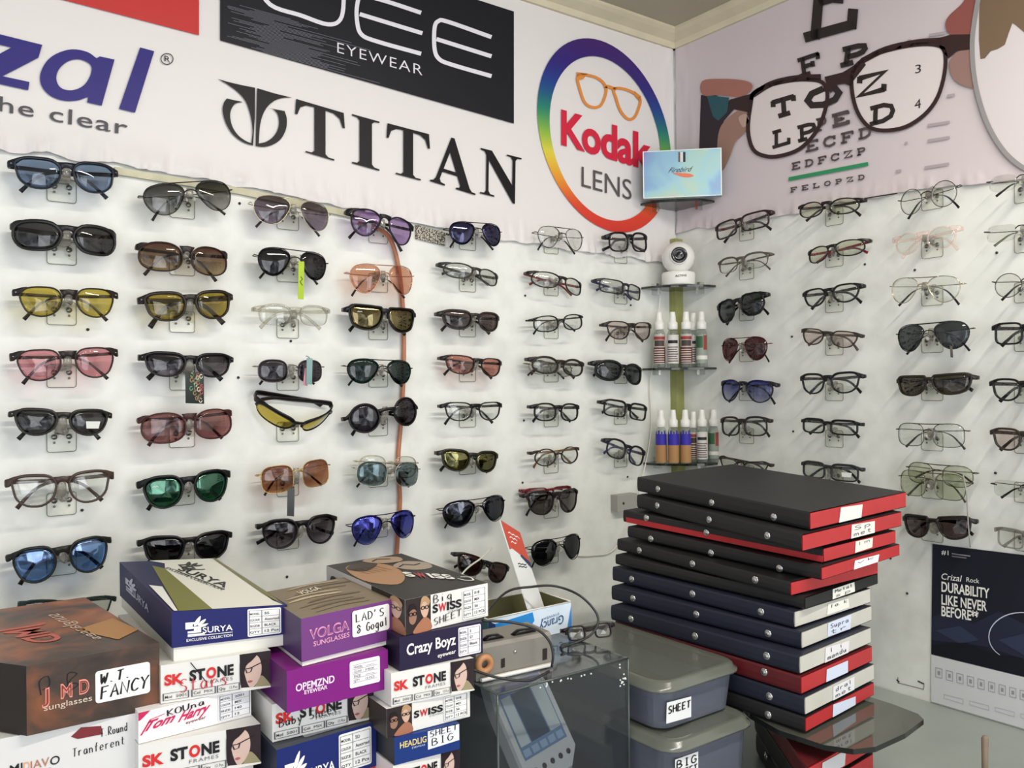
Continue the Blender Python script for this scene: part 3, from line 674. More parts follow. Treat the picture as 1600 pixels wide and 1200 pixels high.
    # bridge
    if metal:
        yb = lh*.34
        if kind == 'R': yb = lh*.45
        fr.tube(crom([(-g-.001, yb-.001, zf(g)), (-g*.5, yb+.0025, .0015), (g*.5, yb+.0025, .0015), (g+.001, yb-.001, zf(g))], 4), .0010, fm, 6)
        if kind == 'M':
            s0 = o.get('bar', .45)
            fr.tube(crom([(-g-lw*s0*1.6, lh*1.0, zf(g+lw*s0)), (-g*.4-lw*.15, lh*.98, .0008), (g*.4+lw*.15, lh*.98, .0008), (g+lw*s0*1.6, lh*1.0, zf(g+lw*s0))], 4), o.get('barr', .0009), fm, 6)
        for sx in (-1, 1):
            npd = MB(); npd.lathe((sx*(g*.62), -lh*.12, -.006), [(.0001, -.0012), (.003, -.0009), (.0036, 0), (.003, .0009), (.0001, .0012)], NOSE, 10, axis=(sx*-.75, .1, .65)); npd.build('nose_pad', root, world=False)
    else:
        yb = lh*o.get('by', .64); hb = lh*o.get('bh', .19)
        xe2 = g+t*.4
        pts = [(-xe2, yb-.001, zf(xe2)), (-xe2*.5, yb+lh*.06, zf(xe2*.5)+.0004), (0, yb+lh*.09, .0008), (xe2*.5, yb+lh*.06, zf(xe2*.5)+.0004), (xe2, yb-.001, zf(xe2))]
        fr.tube(pts, [(hb*1.75, d*.46), (hb*1.1, d*.5), (hb, d*.52), (hb*1.1, d*.5), (hb*1.75, d*.46)], fm, 10, up=(0, 1, 0), square=True)
    fr.build('front_frame' if kind != 'R' else 'bridge', root, world=False)
    if o.get('sticker'):
        s = MB(); x = cx+.006; z = zf(x)+.0019; mp = lambda a, b: V((a, b, zf(a)+.0024))
        s.poly([(x-.009, -lh*.5), (x+.008, -lh*.5), (x+.010, lh*.12), (x-.010, lh*.12)], mp, PRINT, lin((222, 224, 220))); s.build('sticker', root, world=False)
    if o.get('mark'):
        s = MB(); mp = lambda a, b: V((a, b, zf(a)+.0027))
        s.stroke([(-cx-lw*.62+q*.002, lh*.42+(.0018 if q % 2 else 0)) for q in range(5)], .0007, mp, PRINT, WHT); s.build('lens_mark', root, world=False)
    return root

POST = clear('nose_post_acrylic', (222, 221, 214), (186, 182, 174), .34, .08)
EDGE_CLEAR = clear('acrylic_edge', (170, 172, 160), (136, 136, 124), .55, .1)
SCREW = pbr('screw_steel', (128, 126, 120), .3, .9)
def holder(M0, wall, col, gM, label, lh):
    """clear acrylic wall holder: plate with two screws, arm with a nose post"""
    c = gM.translation
    nrm = V((0, -1, 0)) if wall == 'A' else V((-1, 0, 0)); x = V((1, 0, 0)) if wall == 'A' else V((0, -1, 0))
    base = V(M0); dx = (c-base).dot(x); dy = c.z-base.z; off = (c-base).dot(nrm)
    m = Matrix(((x.x, 0, nrm.x, base.x), (x.y, 0, nrm.y, base.y), (0, 1, 0, base.z), (0, 0, 0, 1)))
    root = empty('display_holder', None, label, 'holder', 'clear acrylic holders on the display walls', mat=m)
    hw, hh = .0195, .034; r = .004; mb = MB(); pr = []
    for cxx, cyy, a0 in ((hw-r, hh-r, 0), (-hw+r, hh-r, 90), (-hw+r, r, 180), (hw-r, r, 270)):
        for q in range(4):
            a = math.radians(a0+30*q); pr.append((cxx+r*math.cos(a), cyy+r*math.sin(a)))
    rows = [[V((a*s_, (b-hh/2)*s_+hh/2, z)) for a, b in pr] for s_, z in ((.001, .0006), (1, .0006), (1, .0028), (.96, .0034), (.001, .0034))]
    mb.grid(rows, WHITE_CLEAR, False, close_u=True)
    ring = [V((a, b, .0030)) for a, b in pr]; mb.tube(ring+[ring[0]], .00055, EDGE_CLEAR, 5, caps=False); mb.build('plate', root, world=False)
    for sx in (-1, 1):
        sc = MB(); sc.lathe((sx*.0098, .0225, .0034), [(.0040, 0), (.0042, .0006), (.0032, .0016), (.0014, .0022), (.0001, .0023)], SCREW, 12); sc.build('screw', root, world=False)
        s2 = MB(); s2.lathe((sx*.0098, .0140, .0034), [(.0016, 0), (.0019, .0003), (.0013, .0006), (.0001, .0006)], EDGE_CLEAR, 10); s2.build('keyhole', root, world=False)
    ar = MB(); ya = dy-.30*lh-.006; ya = max(ya, .030); zb = off-.010
    pts = crom([(0, hh-.006, .003), (dx*.2, hh*.55+ya*.45, .010), (dx*.6, ya-.004, off*.5), (dx, ya, zb-.004), (dx, dy+.1*lh, zb+.002), (dx, dy+lh*.62, zb+.0015)], 4)
    nn = len(pts)
    ar.tube(pts, [((.0022 if i < nn*.7 else .0030), .0105-.0058*(i/(nn-1))) for i in range(nn)], POST, 8, up=(0, .5, .8), square=True)
    ar.build('nose_post', root, world=False)
    return root

# column x and the measured lower edge of each holder plate, top to bottom
PLA = {1: (96, [316.5, 413.7, 508, 605.6, 706, 805, 898, 985]), 2: (284, [341.5, 430.7, 519.6, 609.5, 699, 789, 880]), 3: (449, [359.4, 441, 528.5, 610, 690, 775, 858]),
 4: (590, [380.5, 456.8, 531, 605, 681, 760.5, 839.6]), 5: (729.5, [391, 456, 526.5, 596.7, 667.5, 741, 817, 905]), 6: (860, [396.5, 462, 529, 597, 666.7, 739, 809, 880]), 7: (968.6, [411.5, 475, 537, 599.5, 663, 730])}
PLB = {1: (1168, [375.7, 436.8, 501, 565, 626, 693, 750]), 2: (1305, [352, 417, 488, 555, 626, 698.7, 760]), 3: (1458, [327.5, 403, 477.5, 551, 626, 704, 779, 846]), 4: (1606, [316, 394, 472.5, 549, 630, 709, 786, 862])}
B_, DB, NV, OL = (24, 22, 24), (50, 38, 34), (30, 34, 50), (44, 44, 36)
GUN, SIL, GLD = (96, 94, 96), (190, 188, 180), (200, 170, 110)
E_ = dict(sun=False)
def X(**k): return k
G = [
# wall, column, row, xl, yl, xr, yr, height, shape, kind, frame, lens, options, what it looks like
('A',1,1,15,252,188,268,46,'way','P',NV,'blue',X(dot=1),'navy wayfarer frame with pale blue lenses, topmost of the leftmost column'),
('A',1,2,20,350,186,366,45,'wrap','B',(40,40,40),'dark',X(k=4.5,tip=-.004,e=.001,g=.0095),'black wraparound sunglasses with large dark grey lenses'),
('A',1,3,22,456,188,461,47,'pan','p',DB,'yellow',X(dot=1,endh=.005),'dark brown round-bottomed frame with bright yellow lenses'),
('A',1,4,18,558,188,551,49,'pan','p',DB,'pink',X(dot=1,endh=.006),'dark brown frame with pink lenses'),
('A',1,5,16,648,178,650,40,'club','P',OL,'dark',X(sticker=1,dot=1,tip=.008),'olive black browline sunglasses with white sticker on one lens'),
('A',1,6,10,757,180,744,48,'way','P',(92,70,60),'clear',X(sun=False,endh=.006),'brown tortoiseshell spectacles with clear lenses'),
('A',1,7,12,876,177,846,54,'pan','P',OL,'blue2',X(endh=.005),'black round sunglasses with light blue mirrored lenses, lower left'),
('A',1,8,30,948,184,938,36,'way','p',(40,64,60),'cleargrey',X(sun=False),'dark teal frame half hidden behind the brown carton'),
('A',2,1,221,303,368,293,50,'avi','M',(52,48,48),'greygrad',X(),'thin black wire aviators with grey gradient lenses'),
('A',2,2,218,383,362,398,46,'over','p',(58,42,40),'browngrad',X(k=4,tip=.006,e=.0015,g=.0075),'oversized brown oval sunglasses with brown gradient lenses'),
('A',2,3,221,468,369,463,42,'way','B',DB,'yellow2',X(dot=1,tip=.010,th=.0055),'thick dark brown wayfarers with mustard yellow lenses'),
('A',2,4,222,558,370,562,36,'way','P',B_,'plumgrad',X(dot=1,tip=.006,th=.005),'black wayfarers with plum gradient lenses and a printed tag'),
('A',2,5,220,658,368,646,48,'over','p',(88,48,46),'rose',X(tip=.004,e=.0020,g=.0075),'oversized round sunglasses with dusty rose lenses'),
('A',2,6,219,760,365,742,49,'pan','P',B_,'greenmir',X(mark=1,endh=.006),'black sunglasses with green mirrored lenses'),
('A',2,7,220,852,368,838,42,'way','P',B_,'black',X(),'all-black sunglasses just above the big blue and white carton'),
('A',3,1,396,313,523,333,47,'avi','M',(206,196,170),'silverplum',X(tipcol=(60,52,56)),'cream-rimmed aviators with plum gradient lenses'),
('A',3,2,402,396,518,410,46,'avi','M',(60,58,58),'black',X(),'black-lensed aviators with a lime green tag'),
('A',3,3,400,482,520,486,33,'soft','H',(214,212,204),'clear',X(sun=False,clearframe=1,endh=.004),'clear see-through plastic safety glasses'),
('A',3,4,401,572,511,573,37,'soft','m',(120,116,112),'violetblack',X(bar=.3),'gunmetal rectangular sunglasses with a strip of teal and pink tags'),
('A',3,5,405,655,527,668,27,'wrap','H',(30,24,22),'yellow',X(k=9,pitch=48,tip=-.012,e=.001,t=.0042,th=.0060,endh=.006),'black half-rim sports wrap with yellow lenses, hanging tipped forward'),
('A',3,6,406,745,521,727,44,'square','m',GLD,'sepia',X(tipcol=(74,40,34)),'gold wire sunglasses with sepia gradient lenses'),
('A',3,7,408,826,533,812,44,'pan','P',B_,'plumgrad',X(tipx=.98,tip=-.008,endh=.004),'black round sunglasses with plum gradient lenses, lowest above the purple carton'),
('A',4,1,548,328,653,356,43,'avi','p',B_,'purple',X(endh=.005,by=.75,bh=.14,tip=.006),'black plastic aviators with translucent purple lenses'),
('A',4,2,547,424,653,430,47,'avi','M',(196,150,130),'orange',X(tipcol=(40,30,28)),'fine wire aviators with salmon orange lenses'),
('A',4,3,545,482,657,492,38,'flat','P',B_,'olivemir',X(mark=1,g=.006,top=1.2,endh=.004),'flat-topped black sunglasses with olive gold mirror lenses'),
('A',4,4,543,571,651,575,40,'avi','M',(40,44,42),'deepgreen',X(),'black wire aviators with deep green lenses'),
('A',4,5,545,656,661,637,45,'round','P',B_,'violetblack',X(top=1,g=.0165,by=.35,bh=.12,hinge=.1,endh=.003),'black perfectly round sunglasses with dark violet lenses'),
('A',4,6,558,732,663,734,40,'soft','M',SIL,'teal',X(),'silver wire glasses with grey-teal lenses, doubled with another pair'),
('A',4,7,550,824,655,807,46,'avi','M',(36,36,60),'bluemir',X(),'thin-framed aviators with bright royal blue gradient lenses'),
('A',5,1,703,355,790,361,37,'avi','M',(40,38,44),'navymir',X(),'aviators with glossy midnight navy lenses, near the speckled strip'),
('A',5,2,697,410,790,432,24,'sport','p',(66,64,58),'cleargrey',X(sun=False,k=5,tip=-.006),'slim grey sports frame with clear lenses'),
('A',5,3,693,489,790,497,29,'way','P',(60,50,48),'brown',X(k=4),'brown wayfarers with matching brown grey lenses'),
('A',5,4,698,559,794,568,29,'way','p',(44,36,34),'coral',X(k=4,endh=.004),'dark frame with coral red lenses'),
('A',5,5,694,635,790,634,29,'way','p',B_,'clear',X(sun=False,tip=.008),'thin black spectacles with clear lenses and long low temple tips'),
('A',5,6,691,709,786,714,32,'way','P',(48,46,36),'olivegreen',X(),'dark frame with olive green mirror lenses'),
('A',5,7,695,799,798,783,43,'avi','M',(44,44,48),'blackmir',X(tip=.002),'black mirror aviators touching the red-topped card'),
('A',5,8,717,868,803,892,32,'way','p',(34,36,36),'winedark',X(tip=-.006),'black frame with dark wine lenses, lowest behind the top carton'),
('A',6,1,841,361,916,370,35,'avi','M',(70,62,62),'clear',X(sun=False),'thin dark wire aviators with clear lenses, under the rainbow ring'),
('A',6,2,836,424,921,446,25,'sport','p',(36,32,30),'clear',X(sun=False,k=4.5,tcol=(150,60,52),tip=-.004),'black sports frame with red temple tips and clear lenses'),
('A',6,3,833,500,917,495,25,'soft','p',(26,24,24),'clear',X(sun=False,endh=.0025,th=.002,by=.3,bh=.1),'thin black rounded spectacles with clear lenses and curled temples'),
('A',6,4,832,561,919,570,26,'oval','P',(58,44,40),'cleargrey',X(sun=False,tip=.004),'dark brown oval spectacles tangled with a second clear pair'),
('A',6,5,834,636,910,637,27,'soft','P',B_,'clear',X(sun=False,top=1.2),'black rounded rectangle spectacles with small lettering on the lens'),
('A',6,6,834,709,910,702,27,'round','p',(62,44,40),'clear',X(sun=False,tcol=(150,110,60),endh=.0035,by=.3,bh=.1),'small round dark spectacles with golden brown temples'),
('A',6,7,826,777,912,770,37,'way','p',(40,32,32),'grey',X(endh=.004),'grey-lensed sunglasses topped with a second red frame'),
('A',6,8,833,860,915,843,42,'avi','M',(40,40,42),'black',X(),'black-lensed aviators beside the leaning card, lowest of their column'),
('A',7,1,951,369,1016,371,29,'square','P',B_,'clear',X(sun=False,tipx=1.05,tip=-.003,th=.004),'chunky black square spectacles under the rainbow ring, clear lenses'),
('A',7,2,942,436,1013,455,22,'rect','p',(50,44,56),'cleargrey',X(sun=False,k=5,tcol=(70,62,120),tip=-.004),'slim dark sports frame with violet blue temples'),
('A',7,3,949,507,1024,510,28,'way','p',(58,46,44),'clearpink',X(sun=False),'dark brown spectacles with faint pinkish lenses next to the bottles'),
('A',7,4,935,567,1013,580,30,'sport','B',(28,32,30),'smoke',X(k=3.6,tip=-.006,g=.0075),'black wraparound shield sunglasses beside the spray bottles'),
('A',7,5,945,628,1017,640,25,'rect','P',(28,26,26),'clear',X(sun=False,tip=-.004),'black rectangular spectacles with clear lenses and sticker writing'),
('A',7,6,950,688,1013,710,29,'soft','P',(34,32,44),'clear',X(sun=False,tcol=(84,84,140),tip=-.004),'dark square spectacles with lavender temples above the files'),
('B',1,1,1111,358,1200,330,26,'rect','P',(58,38,42),'clear',X(sun=False,top=1.1,tip=.006),'dark maroon rectangular spectacles, topmost right of the corner'),
('B',1,2,1116,412,1200,396,25,'soft','H',(120,108,96),'clear',X(sun=False,endh=.003,th=.002),'fine half-rim spectacles with a gold hinge beside the white camera'),
('B',1,3,1113,482,1192,459,34,'hex','P',B_,'smoke',X(top=1),'black geometric sunglasses beside the top bottles'),
('B',1,4,1121,540,1197,536,38,'avi','M',(80,44,48),'wine',X(),'wine red aviators beside the middle shelf'),
('B',1,5,1118,600,1206,602,35,'avi','p',(30,30,40),'bluegrad',X(by=.75,bh=.12,endh=.005,tip=.004),'black plastic aviators with blue gradient lenses'),
('B',1,6,1121,658,1199,658,29,'square','P',(48,46,40),'clear',X(sun=False),'olive black square spectacles beside the lowest bottles'),
('B',1,7,1118,716,1200,728,24,'cat','p',(66,54,50),'cleargrey',X(sun=False),'brown cat-eye spectacles just behind the top file'),
('B',2,1,1241,324,1345,311,25,'oval','p',(40,34,32),'cleargreen',X(sun=False,endh=.003),'thin black oval spectacles, highest below the chart lettering'),
('B',2,2,1252,396,1349,374,25,'sport','p',(34,34,32),'cleargreen',X(sun=False,tcol=(170,40,52),k=4.5,tip=-.003),'black sports frame with crimson inner temples'),
('B',2,3,1249,461,1344,446,28,'pan','P',(28,28,30),'clear',X(sun=False,top=1.1),'black round spectacles with clear lenses, third down beside the corner shelf'),
('B',2,4,1247,517,1342,525,26,'pan','p',(62,52,46),'clearpink',X(sun=False,endh=.004,tcol=(120,110,96)),'dark brown rounded spectacles with grey beige temples'),
('B',2,5,1245,592,1344,588,31,'way','P',(26,26,28),'clear',X(sun=False,tip=.002),'black wayfarer spectacles with clear lenses on the right wall'),
('B',2,6,1247,658,1342,664,22,'rect','P',(28,28,30),'clear',X(sun=False,tip=.006),'narrow black rectangular spectacles above the files'),
('B',2,7,1247,725,1343,735,25,'rect','P',(60,60,62),'cleargrey',X(sun=False,sticker=1),'charcoal rectangular spectacles half hidden behind the top file'),
('B',3,1,1400,313,1497,288,42,'round','m',(80,74,76),'clear',X(sun=False),'fine gunmetal round wire spectacles, highest of their column'),
('B',3,2,1390,376,1497,356,35,'round','p',(244,230,226),'clear',X(sun=False,clearframe=1),'pale pink transparent round spectacles'),
('B',3,3,1386,447,1502,442,42,'avi','M',(176,166,140),'clear',X(sun=False),'silvery wire aviators with clear lenses and black temple tips'),
('B',3,4,1393,522,1514,512,45,'avi','M',(48,46,46),'smoke',X(barr=.0011),'black wire aviators with dark grey lens and reflections'),
('B',3,5,1391,596,1517,590,31,'flat','P',(50,44,36),'moss',X(k=4,g=.006,tip=-.004),'flat-topped brown sunglasses with mossy brown lenses'),
('B',3,6,1396,671,1509,674,38,'square','M',(82,76,72),'clear',X(sun=False,tipcol=(90,84,78)),'thin brown wire spectacles with double bridge, clear lenses'),
('B',3,7,1400,744,1511,756,42,'square','M',(110,104,88),'cleargreen',X(sun=False,tipcol=(110,104,92)),'wire spectacles with pale yellow-green lenses above the poster'),
('B',3,8,1402,812,1517,817,34,'flat','P',(46,38,36),'brown',X(k=4,tip=-.004),'dark brown sunglasses right of the red file ends'),
('B',4,1,1538,284,1664,268,30,'soft','R',(110,100,96),'clear',X(sun=False),'rimless spectacles cut by the photo edge, highest of the rightmost column'),
('B',4,2,1534,362,1664,348,30,'rect','R',(86,90,84),'clear',X(sun=False,tipcol=(150,158,120)),'rimless rectangular spectacles with pale green temple tips, right photo edge'),
('B',4,3,1547,440,1668,432,40,'round','m',(80,78,78),'clear',X(sun=False),'thin wire round spectacles at the right photo edge'),
('B',4,4,1546,513,1668,508,34,'rect','P',(26,26,28),'clear',X(sun=False,top=1.1),'black rectangular spectacles cut by the right photo edge'),
('B',4,5,1542,600,1668,598,34,'way','P',(30,30,30),'clear',X(sun=False,top=1.2),'black wayfarer spectacles cut by the right photo edge'),
('B',4,6,1543,676,1668,680,34,'way','P',(70,62,56),'clearpink',X(sun=False,top=1.2),'brown grey spectacles cut by the right photo edge'),
('B',4,7,1545,756,1668,766,30,'rect','R',(70,68,66),'clear',X(sun=False),'rimless spectacles with black hooked temple tip at the right edge'),
('B',4,8,1550,828,1668,846,32,'rect','p',(190,188,184),'clear',X(sun=False,clearframe=1),'clear grey plastic spectacles just above the dark poster'),
]
GD = {}
for (wl, c, rw, xl, yl, xr, yr, hp, shp, kd_, fc, ls, o, lab) in G:
    M, W = pose(wl, xl, yl, xr, yr, 0.052, o.get('yaw', 0), o.get('pitch', 0))
    dpt = depth(M.translation); lh = hp*dpt/F_PX/2-.0016
    hinge = lh*o.get('hinge', .62 if kd_ not in 'MmR' else .42)
    M = M @ Matrix.Translation((0, -hinge, 0))
    gr = glasses(M, W, lh, shp, kd_, fc, ls, lab, o, 'sunglasses and spectacles displayed on the walls')
    px, ys = (PLA if wl == 'A' else PLB)[c]
    base = (WA if wl == 'A' else WB)(px, ys[rw-1], 0)
    short = lab.split(',')[0]
    words = ('clear acrylic wall holder carrying the '+short).split()
    holder(base, wl, c, M, ' '.join(words[:16]), lh)
    GD[(wl, c, rw)] = M
# second pairs tangled on the same holders
for wl, c, rw, dx, dy, W, lh, shp, kd_, fc, ls, o, lab in [
 ('A',4,6,.004,.012,.128,.019,'soft','m',(196,180,150),'clear',X(sun=False,tip=-.006),'second gold wire pair resting behind the silver teal-lensed glasses'),
 ('A',6,4,-.010,-.004,.126,.014,'oval','m',(150,140,120),'clear',X(sun=False,tip=.004),'fine metal pair with clear lenses tangled behind the dark brown ovals'),
 ('A',6,7,-.006,.016,.130,.012,'rect','p',(150,30,46),'clear',X(sun=False,tip=-.016),'red frame perched on top of the grey-lensed sunglasses'),
 ('B',3,7,.006,.018,.126,.018,'soft','M',(96,92,80),'cleargreen',X(sun=False,tip=-.006),'second wire pair behind the pale yellow-green lenses')]:
    M = GD[(wl, c, rw)] @ Matrix.Translation((dx, dy, -.014))
    glasses(M, W, lh, shp, kd_, fc, ls, lab, o, 'sunglasses and spectacles displayed on the walls')
# hanging swing tags
def hang_tag(wl, x0, y0, x1, y1, x2, y2, wpx, col, label, off=.060, art=None, second=None):
    P = WA if wl == 'A' else WB
    mb = MB(); m = lambda x, y: P(x, y, off)
    n = 6; L = []; R_ = []
    t = 0.0005; nrm = V((0, -1, 0)) if wl == 'A' else V((-1, 0, 0))
    for sgn in (0, 1):
        rows = []
        for i in range(n+1):
            f = i/n; x = x1+(x2-x1)*f; y = y1+(y2-y1)*f; bow = .003*math.sin(f*3.1)
            rows.append([P(x-wpx/2, y, off+bow)-nrm*t*sgn, P(x+wpx/2, y+1, off+bow)-nrm*t*sgn])
        mb.grid(rows, PRINT, True, ink=lin(col))
    root = empty('swing_tag', P(x1, y1, off), label, 'tag')
    if art: art(mb, m)
    mb.build('card', root)
    s = MB(); s.tube([P(x0, y0, off-.004), P((x0+x1)/2+1, (y0+y1)/2, off), P(x1, y1+1, off)], .0006, plast((40, 40, 40)), 5); s.build('string', root)
def art1(mb, m):
    random.seed(3); m2 = lambda x, y: WA(x, y, .0632)
    for k in range(22):
        cx, cy = 293+random.random()*24, 584+random.random()*42; c = lin(random.choice([(190, 90, 80), (220, 214, 190), (90, 160, 110), (150, 130, 90)]))
        mb.stroke([(cx+2.2*math.cos(a*.8), cy+3.2*math.sin(a*.8)) for a in range(8)], 1.1, m2, PRINT, c)
hang_tag('A', 302, 566, 304, 581, 304.5, 630, 29, (36, 44, 40), 'dark printed swing tag hanging below the black plum-lensed wayfarers', art=art1)
hang_tag('A', 469, 398, 471, 408, 470, 467, 9, (170, 196, 50), 'lime green paper tag hanging from the black aviators', art=lambda mb, m: mb.stroke([(470, 432), (473, 436), (469, 440), (473, 446)], .8, lambda x, y: WA(x, y, .0640), PRINT, BLK))
hang_tag('A', 478, 556, 484, 559, 483, 600, 9, (128, 160, 158), 'teal paper tag across the gunmetal rectangular sunglasses', off=.068)
hang_tag('A', 479, 570, 480, 575, 477, 602, 7, (206, 150, 158), 'pink paper tag peeking from under the teal tag', off=.064)
hang_tag('A', 459, 757, 455, 763, 454, 806, 11, (74, 76, 78), 'grey paper tag hanging below the gold sepia-lensed sunglasses')
hang_tag('B', 1486, 538, 1486, 540, 1487, 558, 4, (90, 84, 80), 'tiny dark tag hanging from the black wire aviators on the right wall')

# ================================================================ corner shelves
SMOKE_GLASS = clear('smoked_shelf_glass', (120, 124, 112), (90, 92, 84), 0.25, 0.04)
def corner_shelf(z, r, label, clips=True):
    root = empty('corner_shelf', (-.02, -.02, z), label, 'shelf', 'small glass corner shelves')
    mb = MB(); pts = [(-.003, -.003), (-r, -.003)]
    for k in range(1, 10):
        a = k/10*math.pi/2; rr = r*(.93+.07*abs(math.cos(2*a))); pts.append((-rr*math.cos(a)-.003, -rr*math.sin(a)-.003))
    pts.append((-.003, -r))
    lo = [V((x, y, z-.005)) for x, y in pts]; hi = [V((x, y, z)) for x, y in pts]
    b = mb.grid([lo, hi], SMOKE_GLASS, False, close_u=True); n = len(pts)
    mb.cap([b+k for k in range(n)][::-1], SMOKE_GLASS); mb.cap([b+n+k for k in range(n)], SMOKE_GLASS)
    mb.build('glass_panel', root)
    for wl in 'AB':
        for d in (.082,):
            cb = MB(); ax = V((1, 0, 0)) if wl == 'A' else V((0, 1, 0)); nr = V((0, -1, 0)) if wl == 'A' else V((-1, 0, 0))
            c = -ax*d
            cb.box(c+V((0, 0, z-.016))-ax*.004, ax*.008, nr*.020, V((0, 0, .0108)), CHROME)
            cb.box(c+V((0, 0, z-.003))-ax*.004+nr*.0+V((0, 0, .0035)), ax*.008, nr*.016, V((0, 0, .010)), CHROME)
            cb.build('clip', root)
SHZ = [CAM.z+z for z in (.418, .224, .036, -.182)]
for z, d in zip(SHZ, ('smoked glass corner shelf holding the shiny rainbow box', 'smoked glass corner shelf holding the white camera', 'smoked glass corner shelf holding the red-labelled spray bottles', 'smoked glass corner shelf holding the blue and tan bottles')):
    corner_shelf(z, .122, d)
# shiny box on the top shelf
def holo():
    m, t = new_mat('holographic_foil'); L = t.links.new
    o = N(t, 'ShaderNodeOutputMaterial'); p = N(t, 'ShaderNodeBsdfPrincipled'); L(p.outputs[0], o.inputs[0])
    tc = N(t, 'ShaderNodeTexCoord'); n = N(t, 'ShaderNodeTexNoise'); n.inputs['Scale'].default_value = 7; n.inputs['Detail'].default_value = 3; n.inputs['Distortion'].default_value = 0.8
    L(tc.outputs['Object'], n.inputs['Vector']); r = N(t, 'ShaderNodeValToRGB'); e = r.color_ramp.elements
    cs = [(.28, (128, 120, 182)), (.40, (118, 158, 192)), (.48, (138, 182, 194)), (.56, (152, 186, 174)), (.64, (172, 180, 166)), (.74, (168, 150, 184))]
    e[0].position, e[0].color = cs[0][0], lin(cs[0][1]); e[1].position, e[1].color = cs[-1][0], lin(cs[-1][1])
    for q, c in cs[1:-1]: x = e.new(q); x.color = lin(c)
    L(n.outputs['Fac'], r.inputs[0]); L(r.outputs[0], p.inputs['Base Color']); p.inputs['Roughness'].default_value = .34; p.inputs['Metallic'].default_value = .1
    return m
HOLO = holo(); hn = V((-1, -1.0, 0)).normalized(); hx = V((1, -1.0, 0)).normalized()
hp0 = V((-.098, -.098, 0))
hm = lambda x, y: PL(x, y, hp0+hn*.0004, hn)
bl, br, tl = PL(1005, 299.5, hp0, hn), PL(1128, 299, hp0, hn), PL(1005, 237, hp0, hn)
o_ = V((bl.x, bl.y, SHZ[0]+.0005)); wv = hx*((br-bl).dot(hx)); hv = V((0, 0, tl.z-o_.z))
root = empty('gift_box', o_+wv/2, 'shiny iridescent box with a red feather swoosh on the topmost corner shelf', 'box')
mb = MB(); mb.box(o_, wv, -hn*.018, hv, HOLO); mb.build('carton', root)
mb = MB(); wht = pbr('white_edge', (236, 238, 236), .4)
for a, b, c in ((V(), wv, V((0, 0, .0016))), (hv-V((0, 0, .0016)), wv, V((0, 0, .0016))), (V(), wv*.012, hv), (wv*.988, wv*.012, hv)):
    mb.box(o_+a+hn*.0002, b, hn*.0006, c, wht)
mb.build('edge_trim', root)
mb = MB(); hm2 = lambda x, y: PL(x, y, hp0+hn*.0009, hn); hm3 = lambda x, y: PL(x, y, hp0+hn*.0013, hn)
for x0, x1, c in ((1060, 1063, (110, 74, 70)), (1063, 1064, (240, 240, 235)), (1064.6, 1066.6, (240, 236, 226)), (1067.4, 1071, (36, 32, 34))):
    mb.poly([(x0, 237.5), (x1, 237.5), (x1, 253), (x0, 253)], hm2, PRINT, lin(c))
mb.poly(curve2([(1051, 270.5), (1063, 270.2), (1078, 271.5), (1084, 275), (1075, 277), (1066, 276.2), (1060, 274)], 3, True), hm2, PRINT, lin((226, 120, 84)))
text(mb, 'Firebird', hm3, (1044, 270), (1080, 267.5), (3, -8), BLK, PRINT, -.004, .25)
mb.build('printed_logo', root, fix=False)

# white security camera
WPL = pbr('white_plastic', (232, 230, 224), .35)
cb = V((-.070, -.070, SHZ[1])); fw = V((-1, -1.05, .06)).normalized()
root = empty('security_camera', cb, 'white ball security camera on the second corner shelf', 'camera')
mb = MB(); mb.lathe(cb, [(.0365, .0004), (.0378, .002), (.0378, .026), (.0360, .0295), (.026, .0320), (.0001, .0335)], WPL, 32); mb.build('base', root)
cc = cb+V((0, 0, .064)); mb = MB()
mb.lathe(cc, [(.0002, -.0372)]+[(.0372*math.sin(a), -.0372*math.cos(a)) for a in [math.pi*k/16 for k in range(1, 16)]]+[(.0002, .0372)], WPL, 32, axis=fw); hd = mb.build('ball_head', root)
mb = MB(); mb.lathe(cc+fw*.0345, [(.0001, -.003), (.0205, -.004), (.0205, .0006), (.0185, .0012)], pbr('white_ring', (222, 220, 214), .3), 28, axis=fw)
mb.lathe(cc+fw*.0350, [(.0182, .0008), (.0165, .0016), (.0125, .0022), (.0118, .0012), (.007, .0018), (.0001, .0030)], pbr('black_glass', (16, 16, 22), .12), 28, axis=fw); mb.build('lens', hd)
mb = MB(); m_ = lambda x, y: PL(x, y, cb+fw*.0392, V((fw.x, fw.y, 0)).normalized()); text(mb, 'ACTIVE', m_, (1055, 432.5), (1073, 431.5), (0, -3), lin((70, 66, 66)), PRINT, .02); mb.build('printed_name', root, fix=False)

